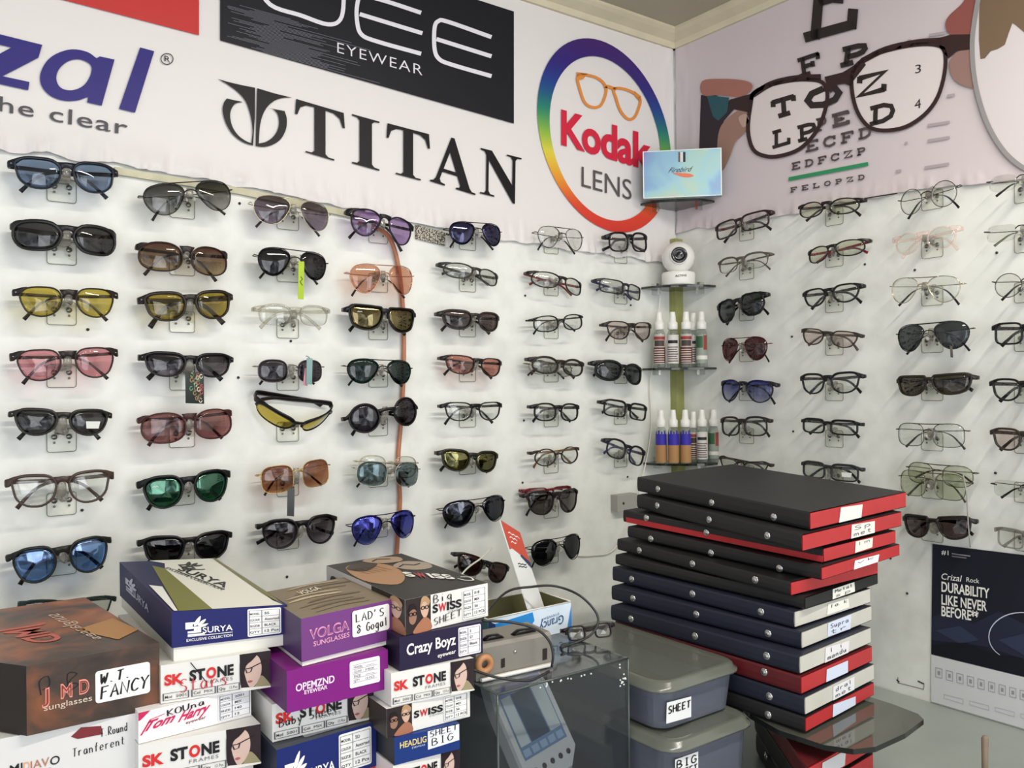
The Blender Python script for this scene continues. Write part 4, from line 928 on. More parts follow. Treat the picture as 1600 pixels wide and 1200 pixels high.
# spray bottles
BOT = clear('clear_bottle', (226, 232, 226), (235, 238, 235), .12, .08)
def bottle(px, d, zs, hpx_top, kind, label, rad=.0128):
    z0 = zs
    P = CAM+ray(px, 600)*d; c = V((P.x, P.y, z0+.0006))
    H_ = (600-hpx_top)*d/F_PX+CAM.z-z0
    root = empty('spray_bottle', c, label, 'bottle', 'little spray bottles on the corner shelves')
    hb = H_*.69
    mb = MB(); mb.lathe(c, [(rad*.9, 0), (rad, .002), (rad, hb*.86), (rad*.8, hb*.95), (rad*.45, hb), (rad*.45, hb*1.03)], BOT, 20); mb.build('bottle_body', root)
    mb = MB(); mb.lathe(c+V((0, 0, hb*.98)), [(rad*.82, 0), (rad*.88, .001), (rad*.86, H_*.125), (rad*.62, H_*.145), (rad*.56, H_*.22), (rad*.48, H_*.31), (rad*.42, H_*.318), (.0001, H_*.32)], WPL, 18); mb.build('spray_cap', root)
    mb = MB(); s = (depth(c)-rad)
    fwd = V((CAM.x-c.x, CAM.y-c.y, 0)).normalized(); sd = V((-fwd.y, fwd.x, 0))
    def cyl(u, v, e=.0005): a = u; return c+fwd*((rad+e)*math.cos(a))+sd*((rad+e)*math.sin(a))+V((0, 0, v))
    def band(v0, v1, col, e=.0005, a0=-1.45, a1=1.45):
        L = [[cyl(a0+(a1-a0)*k/12, v, e) for k in range(13)] for v in (v0, v1)]; mb.grid(L, PRINT, True, ink=lin(col))
    if kind == 'red':
        band(hb*.10, hb*.86, (188, 176, 168)); band(hb*.12, hb*.52, (96, 52, 48), .0008, -1.3, 1.3); band(hb*.55, hb*.70, (70, 60, 56), .0008, -.9, .9); band(hb*.72, hb*.80, (150, 60, 56), .0008, -1.1, 1.1)
        for q in range(6): band(hb*(.15+q*.06), hb*(.17+q*.06), (214, 206, 198), .001, -1.1, .9)
    elif kind == 'white':
        band(hb*.10, hb*.84, (206, 204, 198)); band(hb*.62, hb*.70, (40, 38, 40), .0008, -.9, .9)
        for q in range(7): band(hb*(.15+q*.06), hb*(.175+q*.06), (96, 66, 62), .0008, -1.0, 1.0-.15*(q % 3))
    elif kind == 'green':
        band(hb*.10, hb*.84, (150, 158, 148)); band(hb*.5, hb*.8, (60, 96, 66), .0008, -1.1, .2); band(hb*.45, hb*.82, (150, 70, 60), .0008, .3, 1.0); band(hb*.2, hb*.3, (226, 222, 214), .0008, -1.2, 1.2)
    else:
        band(hb*.03, hb*.50, (170, 128, 84)); band(hb*.50, hb*.80, (58, 48, 160))
        for q in range(4): band(hb*.80, hb*(.86+.03*(q % 2)), (58, 48, 160), .0005, -1.1+q*.55, -.8+q*.55)
    mb.build('wrap_label', root, fix=False)
for px, kd_, lb in ((1031, 'red', 'clear spray bottle with dark red label, leftmost on the upper bottle shelf'), (1052, 'white', 'clear spray bottle with white label, second from left on the upper bottle shelf'),
                   (1073, 'red', 'clear spray bottle with dark red label in the middle of the upper bottle shelf'), (1097, 'green', 'clear spray bottle with green and red label, rightmost on the upper bottle shelf')):
    bottle(px, 1.925+abs(px-1060)*.0006, SHZ[2], 488, kd_, lb)
bottle(1084, 1.975, SHZ[2], 490, 'white', 'spray bottle standing behind the others on the upper bottle shelf')
for px, kd_, lb in ((1032, 'tan', 'spray bottle with blue and tan label, leftmost on the lower bottle shelf'), (1051, 'tan', 'spray bottle with blue and tan label, second from left on the lower bottle shelf'),
                   (1070, 'tan', 'spray bottle with blue and tan label nearest the middle of the lower bottle shelf'), (1096, 'white', 'spray bottle with white label right of the blue and tan ones'), (1114, 'green', 'spray bottle with greenish label, rightmost on the lower bottle shelf')):
    bottle(px, 1.925+abs(px-1060)*.0006, SHZ[3], 641, kd_, lb, .0122)
bottle(1083, 1.965, SHZ[3], 644, 'red', 'red-labelled spray bottle peeking from behind on the lower bottle shelf', .0115)

# ================================================================ cables, conduit, small wall things
def wire(name, pts, r, mat, label, cat='cable', n=6, group=None):
    mb = MB(); mb.tube(crom(pts, n), r, mat, 8); return tag(mb.build(name), label, cat, group)
wire('conduit', [WA(560, 349, .012), WA(592, 357, .014), WA(612, 378, .010), WA(624, 425, .007), WA(630, 490, .0065), WA(631, 560, .0065), WA(628, 640, .0065), WA(622, 720, .0065), WA(625, 780, .0065), WA(622, 830, .0065), WA(618, 900, .0065)], .0042,
     pbr('copper_brown_conduit', (176, 112, 78), .35), 'orange brown conduit running down the left wall behind the fourth column', 'conduit')
WC = pbr('white_cable', (224, 220, 210), .45)
wire('power_cable', [WA(1033, 448, .015), WA(1031, 470, .02), WA(1022, 560, .012), WA(1016, 600, .008), WA(1018, 660, .008), WA(1012, 710, .01), WA(1000, 760, .012), WA(992, 800, .014), WA(960, 858, .006), WA(925, 868, .004), WA(896, 868, .004)], .0016, WC, 'thin white cable hanging from the camera shelf down to the files')
wire('lanyard', [WB(1505, 742, .05), WB(1510, 770, .05), WB(1513, 820, .045), WB(1516, 855, .04)], .0011, pbr('grey_cord', (150, 148, 140), .5), 'thin grey cord hanging from the pale green spectacles on the right', 'cord')
wire('banner_wire', [WB(1345, 311, .012), WB(1370, 307, .012), WB(1402, 302, .012)], .0012, plast((60, 56, 54)), 'short dark wire at the lower edge of the eye chart banner', 'wire')
mb = MB(); p = WA(954, 773, 0); sx_ = WA(985, 773, 0).x-p.x; sh_ = p.z-WA(954, 799, 0).z
root = empty('wall_socket', p, 'small grey wall box beside the pile of files', 'socket')
mb.box(p+V((0, -.022, -sh_)), (sx_, 0, 0), (0, .022, 0), (0, 0, sh_), pbr('grey_steel', (164, 162, 156), .45)); mb.build('box_body', root)
mb = MB(); mb.lathe(p+V((sx_*.3, -.022, -sh_*.5)), [(.003, 0), (.003, .001), (.0001, .0015)], pbr('dark_hole', (50, 48, 46), .5), 10, axis=(0, -1, 0)); mb.build('screw', root)
NAIL = pbr('nail_black', (34, 32, 32), .4)
for wl, x, y in [('A', 137, 515), ('A', 372, 590), ('A', 128, 797), ('A', 454, 533), ('A', 448, 901), ('A', 820, 462), ('A', 820, 561), ('A', 818, 657), ('A', 816, 754), ('A', 985, 477), ('A', 374, 318), ('A', 980, 745),
                 ('B', 1238, 526), ('B', 1240, 674), ('B', 1430, 422), ('B', 1352, 413), ('B', 1558, 395), ('B', 1556, 739), ('B', 1562, 510), ('B', 1392, 872), ('B', 1418, 927)]:
    c = (WA if wl == 'A' else WB)(x, y, 0); ax = V((0, -1, 0)) if wl == 'A' else V((-1, 0, 0))
    mb = MB(); mb.lathe(c, [(.0016, 0), (.0024, .001), (.0022, .0022), (.0001, .0028)], NAIL, 8, axis=ax)
    tag(mb.build('nail'), 'small black nail head in the white display wall', 'nail', 'small black nail heads in the display walls')
mb = MB(); p = WA(693, 371, 0)
mb.box(p+V((0, -.012, -.020)), (.013, 0, 0), (0, .012, 0), (0, 0, .022), WPL); tag(mb.build('cable_clip'), 'small white plastic clip beside the speckled strip', 'clip')

# ================================================================ poster and switch plates, right wall
PO = lin((32, 34, 44)); mP = lambda x, y: WB(x, y, .0035); mP2 = lambda x, y: WB(x, y, .0041); mP3 = lambda x, y: WB(x, y, .0047)
def panelB(name, tl, tr, bl, br, th, mat, ink=None):
    mb = MB(); f = [WB(*q, th) for q in (tl, tr, br, bl)]; b = [WB(*q, 0.0006) for q in (tl, tr, br, bl)]
    b = [V((-.0006, q.y, q.z)) for q in f]
    mb.face(f, mat, ink)
    for i in range(4): mb.face([f[i], f[(i+1) % 4], b[(i+1) % 4], b[i]], mat, ink)
    mb.face(b[::-1], mat, ink)
    return mb
mb = panelB('poster', (1457, 850), (1700, 880), (1455, 1022), (1700, 1082), .003, PRINT, PO)
hz = lin((52, 58, 82)); hz2 = lin((74, 82, 106))
mb.poly([(1456, 965), (1490, 950), (1520, 975), (1560, 955), (1600, 975), (1700, 960), (1700, 1040), (1600, 1030), (1540, 1010), (1456, 1000)], mP, PRINT, lin((40, 44, 62)))
mb.poly([(1462, 985), (1500, 978), (1530, 1000), (1500, 1006)], mP2, PRINT, hz); mb.poly([(1560, 1000), (1600, 990), (1700, 1010), (1700, 1040), (1600, 1024)], mP2, PRINT, hz)
mb.poly([(1456, 1008), (1510, 1004), (1550, 1022), (1600, 1030), (1700, 1050), (1700, 1080), (1456, 1021)], mP3, PRINT, lin((24, 25, 34)))
text(mb, '#1', mP3, (1471, 866), (1482, 867.5), (0, -7), WHT, PRINT, .01)
mb.poly([(1487, 864), (1516, 868), (1516, 870), (1487, 866)], mP3, PRINT, lin((140, 136, 140))); mb.poly([(1487, 868), (1510, 871), (1510, 873), (1487, 870)], mP3, PRINT, lin((120, 116, 120)))
text(mb, 'Crizal', mP3, (1471, 905), (1503, 909), (0, -9.5), WHT, PRINT, .005, .2)
text(mb, 'Rock', mP3, (1510, 909), (1530, 911.5), (0, -7), WHT, PRINT)
text(mb, 'DURABILITY', mP3, (1471, 924), (1546, 935), (0, -15), WHT, PRINT, .02)
text(mb, 'LIKE NEVER', mP3, (1471, 944), (1542, 955), (0, -15), WHT, PRINT, .02)
text(mb, 'BEFORE**', mP3, (1471, 962), (1529, 971), (0, -15), WHT, PRINT, .02)
mb.stroke([(1596+51*math.cos(a), 995+38*math.sin(a)) for a in [2.3+k*.17 for k in range(20)]], [1.0+.8*math.sin(k*.17) for k in range(20)], mP3, PRINT, lin((190, 198, 214)))
tag(mb.build('poster', fix=False), 'dark navy poster with white durability slogan at the lower right', 'poster')
mb = panelB('panel', (1455, 1023), (1700, 1083), (1455, 1096), (1700, 1168), .0045, PRINT, lin((208, 208, 210)))
mQ = lambda x, y: WB(x, y, .0052); gy = lin((148, 148, 152))
for k in range(9):
    x = 1462+k*16.5; y = 1043+k*4.4
    mb.stroke([(x, y), (x+10, y+2.5), (x+10, y+17), (x, y+14.5)], .8, mQ, PRINT, gy, True)
    mb.poly([(x+3, y+5), (x+7, y+6), (x+7, y+12), (x+3, y+11)], mQ, PRINT, gy)
for k in range(4):
    x = 1475+k*40; y = 1085+k*10
    mb.stroke([(x, y), (x+30, y+8), (x+30, y+15), (x, y+6)], .7, mQ, PRINT, lin((176, 176, 178)), True)
tag(mb.build('icon_strip', fix=False), 'pale grey strip of small icons below the dark poster', 'sign')
mb = MB(); mR = lambda x, y: WB(x, y, .0012)
mb.stroke([(1403, 1058), (1403, 1067), (1443, 1077), (1444, 1070)], 1.1, mR, PRINT, lin((120, 116, 116)))
mb.stroke([(1401, 1062), (1405, 1066)], 2.2, mR, PRINT, lin((50, 48, 48))); mb.stroke([(1434, 1064), (1444, 1069)], 2.0, mR, PRINT, lin((60, 58, 58)))
tag(mb.build('pencil_mark', fix=False), 'scuffed pencil outline low on the right wall beside the files', 'mark')

# ================================================================ cartons of spectacles
def grunge():
    m, t = new_mat('rust_print'); L = t.links.new
    o = N(t, 'ShaderNodeOutputMaterial'); p = N(t, 'ShaderNodeBsdfPrincipled'); L(p.outputs[0], o.inputs[0])
    tc = N(t, 'ShaderNodeTexCoord'); mp = N(t, 'ShaderNodeMapping'); mp.inputs['Scale'].default_value = (1, 1, 1.6); n = N(t, 'ShaderNodeTexNoise'); n.inputs['Scale'].default_value = 13; n.inputs['Detail'].default_value = 5; n.inputs['Distortion'].default_value = .5
    L(tc.outputs['Object'], mp.inputs[0]); L(mp.outputs[0], n.inputs['Vector']); r = N(t, 'ShaderNodeValToRGB'); e = r.color_ramp.elements
    e[0].position, e[0].color = .34, lin((44, 37, 32)); e[1].position, e[1].color = .72, lin((170, 100, 50))
    for q, c in ((.45, (70, 52, 41)), (.53, (108, 66, 42)), (.61, (142, 80, 42))): x = e.new(q); x.color = lin(c)
    L(n.outputs['Fac'], r.inputs[0]); L(r.outputs[0], p.inputs['Base Color']); p.inputs['Roughness'].default_value = .4; return m
RUST = grunge()
WCARD = pbr('white_card', (222, 220, 212), .6, noise_amt=.05, noise_scale=30)
class Carton:
    K = 1.0
    """carton whose front face is measured on the photo; H = depth of its top below eye height"""
    def __init__(s, label, H, yaw, tl, tr, br, bl, d, lid=None, front=(222, 221, 216), side=None, top=None, base=WCARD, mat=None, name='carton', back_dz=0.0, lidfrac=1.0, level=True, da=88, hb=.0535, ht=None, splay=0.0):
        a = HZ(tl[0], tl[1], H*Carton.K); d = d*Carton.K; y = math.radians(yaw); s.x = V((math.cos(y), math.sin(y), 0)); s.n = V((math.sin(y), -math.cos(y), 0))
        q = lambda p: PL(p[0], p[1], a, s.n)
        if level:                   # top edge level, front follows the measured edge
            b = HZ(tr[0], tr[1], H*Carton.K); s.x = (b-a).normalized(); s.n = V((s.x.y, -s.x.x, 0))
            s.tl, s.tr = a, b; hh = (a.z-PL(bl[0], bl[1], a, s.n).z) if not ht else ht*Carton.K-.0006; s.bl = a-V((0, 0, hh)); s.br = b-V((0, 0, hh))
        else:
            s.tl, s.tr = q(tl), q(tr); zb = (CAM.z-H*Carton.K)-hb*Carton.K
            s.bl = V((s.tl.x, s.tl.y, zb)); s.br = V((s.tr.x, s.tr.y, zb))
        s.dv = V((math.cos(math.radians(da)), math.sin(math.radians(da)), 0))*d
        s.W = (s.tr-s.tl).length; s.H = (s.tl-s.bl).length
        dz = V((0, 0, back_dz))
        mid = ((s.bl+s.br)/2)+s.dv/2
        s.root = empty(name, (mid.x, mid.y, mid.z), label, 'box', 'stacked cartons of sunglasses and frames')
        F = lidfrac; bl2 = s.tl+(s.bl-s.tl)*F; br2 = s.tr+(s.br-s.tr)*F
        s.lbl, s.lbr = bl2, br2
        lidm = MB(); pm = mat or PRINT
        side = side or front; top = top or front
        f = [bl2, br2, s.tr, s.tl]; b = [p+s.dv for p in f]; b[2] = b[2]+dz; b[3] = b[3]+dz
        if splay: b[0] = b[0]-s.x*splay; b[3] = b[3]-s.x*splay
        s.btl, s.btr = b[3], b[2]; s.bbl = b[0]
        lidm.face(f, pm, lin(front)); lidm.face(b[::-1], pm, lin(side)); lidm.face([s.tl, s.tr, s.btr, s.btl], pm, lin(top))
        lidm.face([f[0], f[3], b[3], b[0]], PRINT if splay else pm, lin(side)); lidm.face([f[1], b[1], b[2], f[2]], pm, lin(side))  # a splayed left side takes the flat side colour, dark to paint in its shade
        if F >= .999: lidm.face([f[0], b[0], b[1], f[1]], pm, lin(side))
        s.lid = lidm
        if F < .999:
            e = .0018; bm = MB(); i = s.x*e+(-s.n)*e
            p = [s.bl+i, s.br-s.x*e-s.n*e, s.br-s.x*e-s.n*e+s.dv+s.n*2*e, s.bl+i+s.dv+s.n*2*e]
            hgt = [V((0, 0, (s.tl-s.bl).z-.002)), V((0, 0, (s.tr-s.br).z-.002))]
            t_ = [p[0]+hgt[0], p[1]+hgt[1], p[2]+hgt[1], p[3]+hgt[0]]
            for j in range(4): bm.face([p[j], p[(j+1) % 4], t_[(j+1) % 4], t_[j]], base)
            bm.face(p[::-1], base); bm.face(t_, base); bm.build('carton_base', s.root)
    def fm(s, lift=.0005):
        return lambda u, v: (s.lbl+(s.lbr-s.lbl)*u)*(1-v)+(s.tl+(s.tr-s.tl)*u)*v+s.n*lift
    def tm(s, lift=.0005):
        return lambda u, v: (s.tl+(s.tr-s.tl)*u)*(1-v)+(s.btl+(s.btr-s.btl)*u)*v+V((0, 0, lift))
    def lm(s, lift=.0005):
        return lambda u, v: (s.bbl+(s.lbl-s.bbl)*u)*(1-v)+(s.btl+(s.tl-s.btl)*u)*v-s.x*lift
    def sticker(s, u0, u1, v0, v1, col=(236, 236, 232), rows=0, txt=None, skew=0.0, hw=None):
        mb = s.st = MB(); r = .06*(u1-u0); rv = r*s.W/s.H
        p = []
        for cx, cy, a0 in ((u1-r, v1-rv, 0), (u0+r, v1-rv, 90), (u0+r, v0+rv, 180), (u1-r, v0+rv, 270)):
            for k in range(4):
                a = math.radians(a0+30*k); p.append((cx+r*math.cos(a), cy+rv*math.sin(a)))
        mb.poly(p, s.fm(.0009), PRINT, lin(col))
        if rows:
            g = lin((96, 96, 104)); m2 = s.fm(.0013)
            for k in range(rows+1):
                v = v0+(v1-v0)*(.06+.88*k/rows); mb.stroke([(u0+.015, v), (u1-.015, v)], .008, m2, PRINT, g)
            for u in (u0+.015, u0+(u1-u0)*.42, u1-.015): mb.stroke([(u, v0+(v1-v0)*.06), (u, v0+(v1-v0)*.94)], .006, m2, PRINT, g)
            for k, (a, b) in enumerate(txt or []):
                h = (v1-v0)/rows*.34; v = v1-(v1-v0)*(.06+.88*(k+.72)/rows); w_ = u1-u0
                if a: text(mb, a, m2, (u0+.07*w_, v), (u0+.36*w_, v), (0, h*.8), BLK, PRINT, .01)
                if b: text(mb, b, m2, (u0+.50*w_, v), (u0+min(.93, .50+.07*len(b))*w_, v), (0, h), BLK, PRINT, .01)
        return mb
    def done(s, sticker=True):
        s.lid.build('lid', s.root, fix=False)
        if hasattr(s, 'st'): s.st.build('sticker', s.root, fix=False)
        return s
def flame_logo(mb, mp, u, v, a, b, ink):
    """stepped S with a flame above"""
    P = lambda x, y: (u+a*x, v+b*y)
    mb.stroke([P(.95, 0), P(0, 0)], b*.10, mp, PRINT, ink); mb.stroke([P(0, .16), P(.55, .16), P(.55, .40), P(.08, .40), P(.08, .66), P(.40, .66)], b*.12, mp, PRINT, ink)
    for pts in ([(.35, .5), (.45, .8), (.72, 1.05), (.70, .82), (.55, .55)], [(.55, .52), (.75, .75), (1.02, .85), (.92, .66), (.7, .5)], [(.62, .46), (.85, .56), (1.15, .58), (.98, .44), (.75, .40)]):
        mb.poly([P(*q) for q in curve2(pts, 3, True)], mp, PRINT, ink)
def model(mb, mp, u0, u1, v0, v1):
    """small printed portrait of a woman in spectacles"""
    P = lambda x, y: (u0+(u1-u0)*x, v0+(v1-v0)*y); q = lambda pts, n=3: [P(*p) for p in curve2(pts, n, True)]
    m1, m2, m3 = mp
    mb.poly([P(0.06, 0), P(1, 0), P(1, 1), P(.02, 1)], m1, PRINT, lin((44, 32, 36)))
    mb.poly(q([(.22, .90), (.42, .97), (.62, .86), (.70, .60), (.66, .34), (.50, .12), (.36, .06), (.26, .18), (.18, .42), (.14, .66)]), m2, PRINT, lin((206, 178, 164)))
    mb.poly(q([(.05, .95), (.30, .99), (.56, .96), (.40, .80), (.22, .68), (.14, .40), (.10, .10), (.02, .30)]), m3, PRINT, lin((36, 24, 28)))
    mb.poly(q([(.50, .10), (.66, .34), (.78, .30), (.95, .10), (.98, .0), (.45, .0)]), m2, PRINT, lin((150, 140, 108)))
    mb.stroke([P(.14, .60), P(.34, .60), P(.60, .68), P(.82, .74)], (v1-v0)*.020, m3, PRINT, lin((40, 30, 34)))
    mb.stroke([P(.20, .58), P(.24, .48), P(.36, .50), P(.40, .60)], (v1-v0)*.012, m3, PRINT, lin((56, 40, 44)))
    mb.poly(q([(.25, .24), (.33, .27), (.42, .24), (.33, .20)]), m3, PRINT, lin((168, 92, 92)))
def faces(mb, mp, u0, u1, v0, v1):
    """two printed heads wearing dark-rimmed spectacles"""
    P = lambda x, y: (u0+(u1-u0)*x, v0+(v1-v0)*y); q = lambda pts: [P(*p) for p in curve2(pts, 3, True)]; m1, m2, m3 = mp
    mb.poly([P(0, 0), P(1, 0), P(1, 1), P(0, 1)], m1, PRINT, lin((44, 36, 36)))
    mb.poly(q([(.15, .66), (.30, .72), (.42, .60), (.40, .36), (.28, .26), (.14, .36)]), m2, PRINT, lin((150, 112, 94)))
    mb.poly(q([(.66, .88), (.82, .90), (.92, .70), (.86, .46), (.74, .38), (.62, .52), (.58, .72)]), m2, PRINT, lin((204, 168, 146)))
    mb.poly(q([(.55, .30), (.74, .40), (.95, .30), (1, 0), (.3, 0), (.4, .18)]), m2, PRINT, lin((164, 110, 84)))
    mb.poly(q([(.56, .70), (.62, .96), (.80, 1.0), (.95, .86), (.90, .72), (.80, .84), (.68, .84)]), m3, PRINT, lin((176, 140, 104)))
    mb.poly(q([(.08, .60), (.16, .82), (.34, .84), (.44, .66), (.30, .70), (.18, .66)]), m3, PRINT, lin((30, 22, 22)))
    for x, y in ((.20, .56), (.35, .56), (.67, .68), (.83, .68)):
        mb.stroke([P(x+.065*math.cos(a*.8), y+.05*math.sin(a*.8)) for a in range(8)], (v1-v0)*.013, m3, PRINT, lin((26, 20, 22)), True)
def sk_print(c, extra=None):
    mb = c.lid; m1, m2, m3 = c.fm(.0004), c.fm(.0008), c.fm(.0012)
    text(mb, 'SK', m2, (.03, .47), (.20, .47), (0, .25), lin((206, 44, 44)), PRINT, .045)
    for ch, a, b, col in (('ST', .25, .39, BLK), ('O', .40, .49, lin((206, 44, 44))), ('NE', .50, .65, BLK)): text(mb, ch, m2, (a, .49), (b, .50), (0, .26), col, PRINT, .045)
    text(mb, 'FRAMES', m2, (.40, .34), (.64, .35), (0, .085), lin((110, 108, 110)), PRINT, 0, 0, 1.2)
    for a, b, l, r_ in ((.02, .24, 'Mod', '5001'), (.27, .48, 'Col', 'MIX'), (.50, .70, 'Qty', '12 Pcs')):
        mb.stroke([(a, .07), (b, .07), (b, .25), (a, .25)], .012, m2, PRINT, lin((90, 88, 92)), True)
        text(mb, l, m2, (a+.015, .12), (a+.075, .12), (0, .07), BLK, PRINT, .01); text(mb, r_, m2, (a+.11, .12), (b-.02, .12), (0, .07), BLK, PRINT)
    model(mb, (m1, m2, m3), .70, 1.0, .0, 1.0)
    mb.poly([(.70, 0), (.76, 0), (1, .0), (1, .04), (.72, .10)], m3, PRINT, lin((226, 222, 216)))
    if extra: extra(mb, m3)

# ---- first stack
c = Carton('brown rust-patterned carton with white handwritten sticker at the lower left', .26, -.3, (41, 1041), (249, 1004), (248, 1103), (39, 1150), .262, mat=RUST, da=95.5, splay=.15, side=(40, 32, 27), ht=0.0665)  # dark side colour paints the shade on its left face
m2, m3 = c.fm(.0005), c.fm(.001)
for i, ch in enumerate('JMD'): 
    u = .105+i*.135; w_ = (.055, .085, .075)[i]; text(c.lid, ch, m2, (u, .43+.01*i), (u+w_, .43+.01*i), (0, .20), lin((226, 150, 136)), PRINT, .035); text(c.lid, ch, m3, (u+.007, .438+.01*i), (u+w_-.007, .438+.01*i), (0, .185), lin((140, 52, 44)), PRINT, -.012)
text(c.lid, 'sunglasses', m2, (.12, .31), (.47, .32), (0, .085), lin((214, 196, 178)), PRINT, .0)
c.sticker(.495, .92, .26, .74)
hand(c.st, 'W.T.', c.fm(.0014), (.53, .54), (.78, .56), (.01, .15), BLK, .016); hand(c.st, 'FANCY', c.fm(.0014), (.53, .31), (.92, .36), (.01, .18), BLK, .016)
t2, t3 = c.tm(.0005), c.tm(.001)
text(c.lid, 'JMD', t2, (.62, .62), (.58, .28), (-.16, .0), lin((190, 96, 84)), PRINT, .02); text(c.lid, 'sunglasses', t2, (.80, .74), (.74, .20), (-.07, 0), lin((206, 186, 168)), PRINT)
c.lid.poly([(.80, .14), (1.0, .24), (.97, .50), (.72, .40)], t2, PRINT, lin((176, 128, 76)))
c.lid.stroke(curve2([(.10, .55), (.09, .75), (.15, .80), (.16, .66), (.11, .62)], 3), .009, m2, PRINT, BLK); c.lid.stroke(curve2([(.30, .50), (.29, .78), (.36, .76), (.30, .66), (.37, .60), (.30, .52)], 3), .009, m2, PRINT, BLK)
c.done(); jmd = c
zM = .3265
c = Carton('white carton under the rust-patterned one, with handwriting and orange-grey lettering', zM+.0004, -2, (-60, 1166), (214, 1114), (212, 1206), (-62, 1268), .25, front=(216, 215, 212), side=(205, 202, 198))
m2, m3 = c.fm(.0005), c.fm(.001)
for ch, a, b, col in (('MI', .255, .325, BLK), ('D', .33, .365, lin((224, 160, 120))), ('IAV', .37, .475, lin((176, 120, 100))), ('O', .48, .535, BLK)): text(c.lid, ch, m2, (a, .42), (b, .43), (0, .13), col, PRINT, .01)
text(c.lid, 'EYEWEAR', m2, (.31, .33), (.49, .34), (0, .05), lin((160, 156, 156)), PRINT, 0, 0, 1.2)
c.lid.poly([(.60, .82), (.66, .94), (.78, .90), (.79, .76), (.64, .76)], m2, PRINT, lin((120, 44, 48)))
hand(c.lid, 'T.Round', m2, (.775, .72), (.945, .74), (.0, .13), BLK, .006); hand(c.lid, 'Tranferent', m2, (.61, .48), (.93, .52), (0, .14), BLK, .006)
c.done()
s1 = c; Carton.K = .2300/.236
# ---- second stack
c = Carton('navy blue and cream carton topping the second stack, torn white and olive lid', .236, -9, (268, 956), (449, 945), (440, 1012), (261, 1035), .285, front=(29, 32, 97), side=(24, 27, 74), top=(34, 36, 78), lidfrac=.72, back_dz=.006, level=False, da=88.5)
m2, m3 = c.fm(.0005), c.fm(.001)
flame_logo(c.lid, m2, .13, .31, .15, .50, WHT)
text(c.lid, 'SURYA', m2, (.255, .33), (.51, .33), (0, .17), WHT, PRINT, .012); c.lid.stroke([(.13, .27), (.51, .27)], .018, m2, PRINT, WHT); text(c.lid, 'EXCLUSIVE COLLECTION', m2, (.12, .13), (.51, .14), (0, .075), WHT, PRINT, .01)
c.sticker(.64, .94, .06, .94, rows=4, txt=[('MODEL', '5S'), ('COLOUR', 'Assorted'), ('SIZE', 'BLACK'), ('QTY', '12 Pcs')])
t2, t3 = c.tm(.0005), c.tm(.001)
c.lid.poly([(.34, .0), (.96, .0), (.93, .08), (.98, 1), (.30, 1), (.42, .92), (.36, .80)], t2, PRINT, lin((226, 226, 216)))
c.lid.poly([(.06, .0), (.34, .0), (.36, .80), (.27, .88)], t2, PRINT, lin((122, 122, 62)))
c.lid.poly([(.02, .0), (.05, .0), (.14, .42), (.04, .46)], t3, PRINT, lin((232, 232, 226)))
c.lid.poly([(.955, .0), (.985, .12), (1.0, 1), (.97, 1), (.93, .2)], t3, PRINT, lin((120, 118, 78)))
text(c.lid, 'SURYA', t3, (.46, .76), (.67, .34), (.10, .06), BLK, PRINT, .02); c.lid.stroke([(.44, .74), (.65, .31)], .012, t3, PRINT, BLK); text(c.lid, 'EXCLUSIVE COLLECTION', t3, (.36, .80), (.61, .30), (.045, .02), BLK, PRINT, .01)
flame_logo(c.lid, t3, .52, .74, .22, .18, lin((60, 62, 58)))
l2 = c.lm(.0006); flame_logo(c.lid, l2, .16, .40, .2, .46, lin((190, 194, 210))); text(c.lid, 'SURYA', l2, (.30, .40), (.62, .36), (0, .2), lin((180, 184, 202)), PRINT, .01)
c.done(); H_ = .2895
c = Carton('white spectacle-frame carton with printed woman and red scribble, under the navy and cream carton', H_, -3, (251, 1040), (423, 1016), (417, 1076), (250, 1099), .245, ht=0.0407)
sk_print(c, lambda mb, m: [hand(mb, 'Stars', m, (.16, .22), (.62, .26), (0, .34), lin((190, 48, 56)), .012), mb.stroke([(.26, .98), (.40, .40)], .01, m, PRINT, BLK)]); c.done()
c = Carton('white carton with magenta script lettering, second stack', .3302, -2, (216, 1114), (392, 1073), (391, 1131), (216, 1163), .245, front=(234, 230, 230), ht=0.0323)
m2, m3 = c.fm(.0005), c.fm(.001); MG = lin((196, 40, 92))
text(c.lid, 'Tom', m2, (.05, .36), (.30, .46), (.02, .28), MG, PRINT, .03, .45); text(c.lid, 'Harry', m2, (.33, .40), (.61, .50), (.02, .30), MG, PRINT, .03, .45)
c.lid.stroke([(.02, .26), (.10, .70), (.22, .78)], .016, m2, PRINT, MG); text(c.lid, 'eyewear', m2, (.40, .26), (.58, .30), (0, .10), lin((120, 60, 70)), PRINT, .01)
hand(c.lid, 'KOUna', m3, (.24, .68), (.58, .78), (0, .20), BLK, .013); c.lid.poly([(0, 1), (.10, 1), (.02, .76), (0, .74)], m2, PRINT, MG)
c.sticker(.69, .995, .06, .97, col=(226, 226, 228), rows=4, txt=[('MODEL', '2001'), ('COLOUR', 'MIX'), ('SIZE', '140'), ('QTY', '12')]); c.done()
c = Carton('white spectacle-frame carton with printed woman, lowest visible of the second stack', .3625, -2, (216, 1165), (407, 1131), (406, 1192), (216, 1230), .245)
sk_print(c); c.done()
s2 = c; Carton.K = .240/.245
